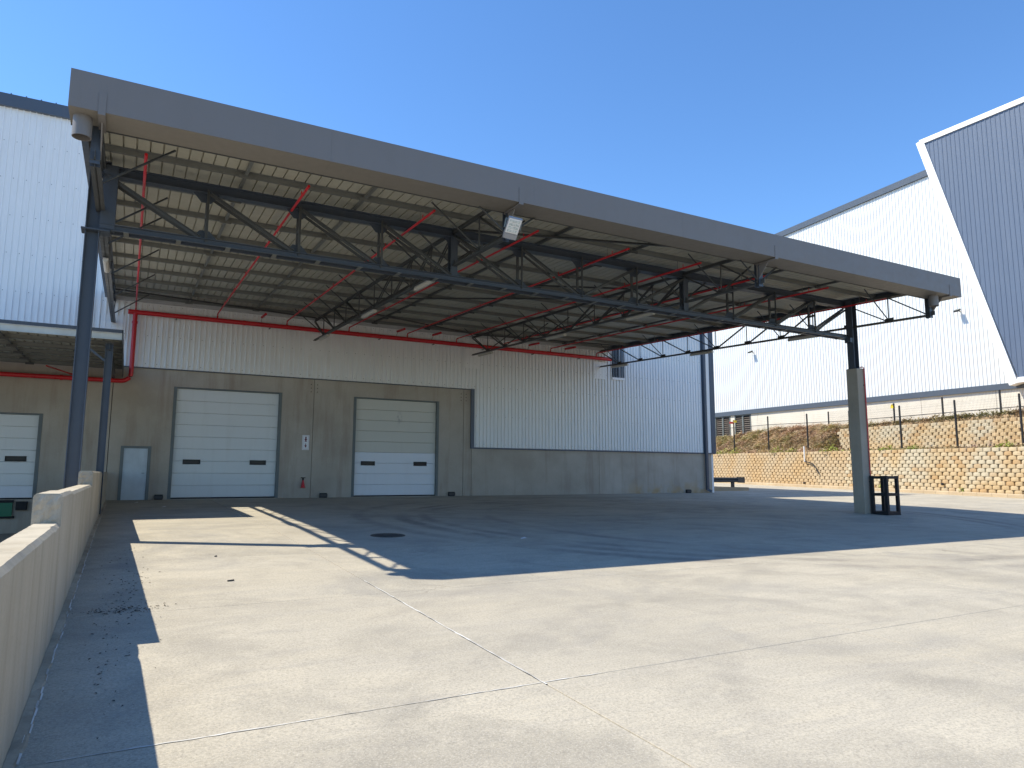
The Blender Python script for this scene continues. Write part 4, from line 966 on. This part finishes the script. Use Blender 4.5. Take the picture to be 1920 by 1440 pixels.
b = MB(); b.box(XFp-.121, XB, 8, yA+.3, zhi, zhi+.42); b.build('white_border', M['trim'], fp)
b = MB(); b.box(XFp-.119, XB, 8, yBt-.002, zlo-.4, zlo); b.build('white_border', M['trim'], fp)
# wall floodlights on the white building
for (yy, zz, lab) in ((32.16, 15.45, 'small black floodlight on the white wall right of the canopy end'), (54.2, 15.35, 'small black floodlight on the white wall seen under the canopy')):
    o = thing('wall_floodlight', (XB-.1, yy, zz), lab, 'light')
    b = MB(); b.bar((XB-.05, yy, zz), (XB-.35, yy, zz+.08), .08, .06); b.build('arm', M['frame'], o)
    b = MB(); cc = Vector((XB-.5, yy, zz+.02)); b.bar(cc+Vector((-.2, 0, -.09)), cc+Vector((.2, 0, .10)), .38, .10); b.build('housing', M['black'], o)
    b = MB(); b.bar(cc+Vector((-.18, 0, .0)), cc+Vector((.18, 0, .17)), .34, .03); b.build('heat_sink', M['galv'], o)

# ------------------------------------------------------------------ bits on the yard
b = MB()
for _ in range(300):
    y = rnd.triangular(5, 15.5, 11.5); x = rnd.gauss(.05, .16)+.02*(y-8); s_ = rnd.uniform(.006, .024)
    if x < pin(y)+.1 or rnd.random() < .3: continue
    a = rnd.uniform(0, 6.28); ca, sa = math.cos(a)*s_, math.sin(a)*s_; z = gz(y)+.004
    b.add([(x-ca,y-sa,z),(x+sa*.4,y-ca*.4,z+.006),(x+ca,y+sa,z+.003),(x-sa*.4,y+ca*.4,z+.008)], [(0,1,2,3)])
for _ in range(170):
    y = rnd.gauss(9.55, .10); x = rnd.gauss(.12, .22); s_ = rnd.uniform(.006, .022); a = rnd.uniform(0, 6.28); ca, sa = math.cos(a)*s_, math.sin(a)*s_; z = gz(y)+.004
    b.add([(x-ca,y-sa,z),(x+sa*.4,y-ca*.4,z+.006),(x+ca,y+sa,z+.003),(x-sa*.4,y+ca*.4,z+.008)], [(0,1,2,3)])
kind(tag(b.build('leaf_litter', M['litter']), 'dark dry leaf litter scattered in the shade beside the parapet', 'litter'), 'stuff')
for (x, y, lab) in ((1.43, 10.97, 'small dark scrap of wood lying on the sunlit slab'), (1.49, 13.48, 'tiny dark pebble near the post shadow')):
    b = MB(); w_ = .045 if y < 12 else .016; b.bar((x-w_, y, gz(y)+.01), (x+w_, y+.02, gz(y)+.014), .022, .018); tag(b.build('scrap', M['iron']), lab, 'debris')
for (x, y, lab) in ((.45, 30.2, 'white scrap of paper near the steel side door'), (1.25, 27.2, 'white scrap of paper in the shade left of the sunlit patch'), (7.9, 13.9, 'white scrap of paper in the canopy shade')):
    b = MB(); s_ = .07; z = gz(y)+.012; b.add([(x-s_,y-.04,z),(x+s_,y-.05,z+.015),(x+s_*.8,y+.05,z+.03),(x-s_*.7,y+.04,z+.006)], [(0,1,2,3)]); tag(b.build('paper_scrap', M['white']), lab, 'litter')
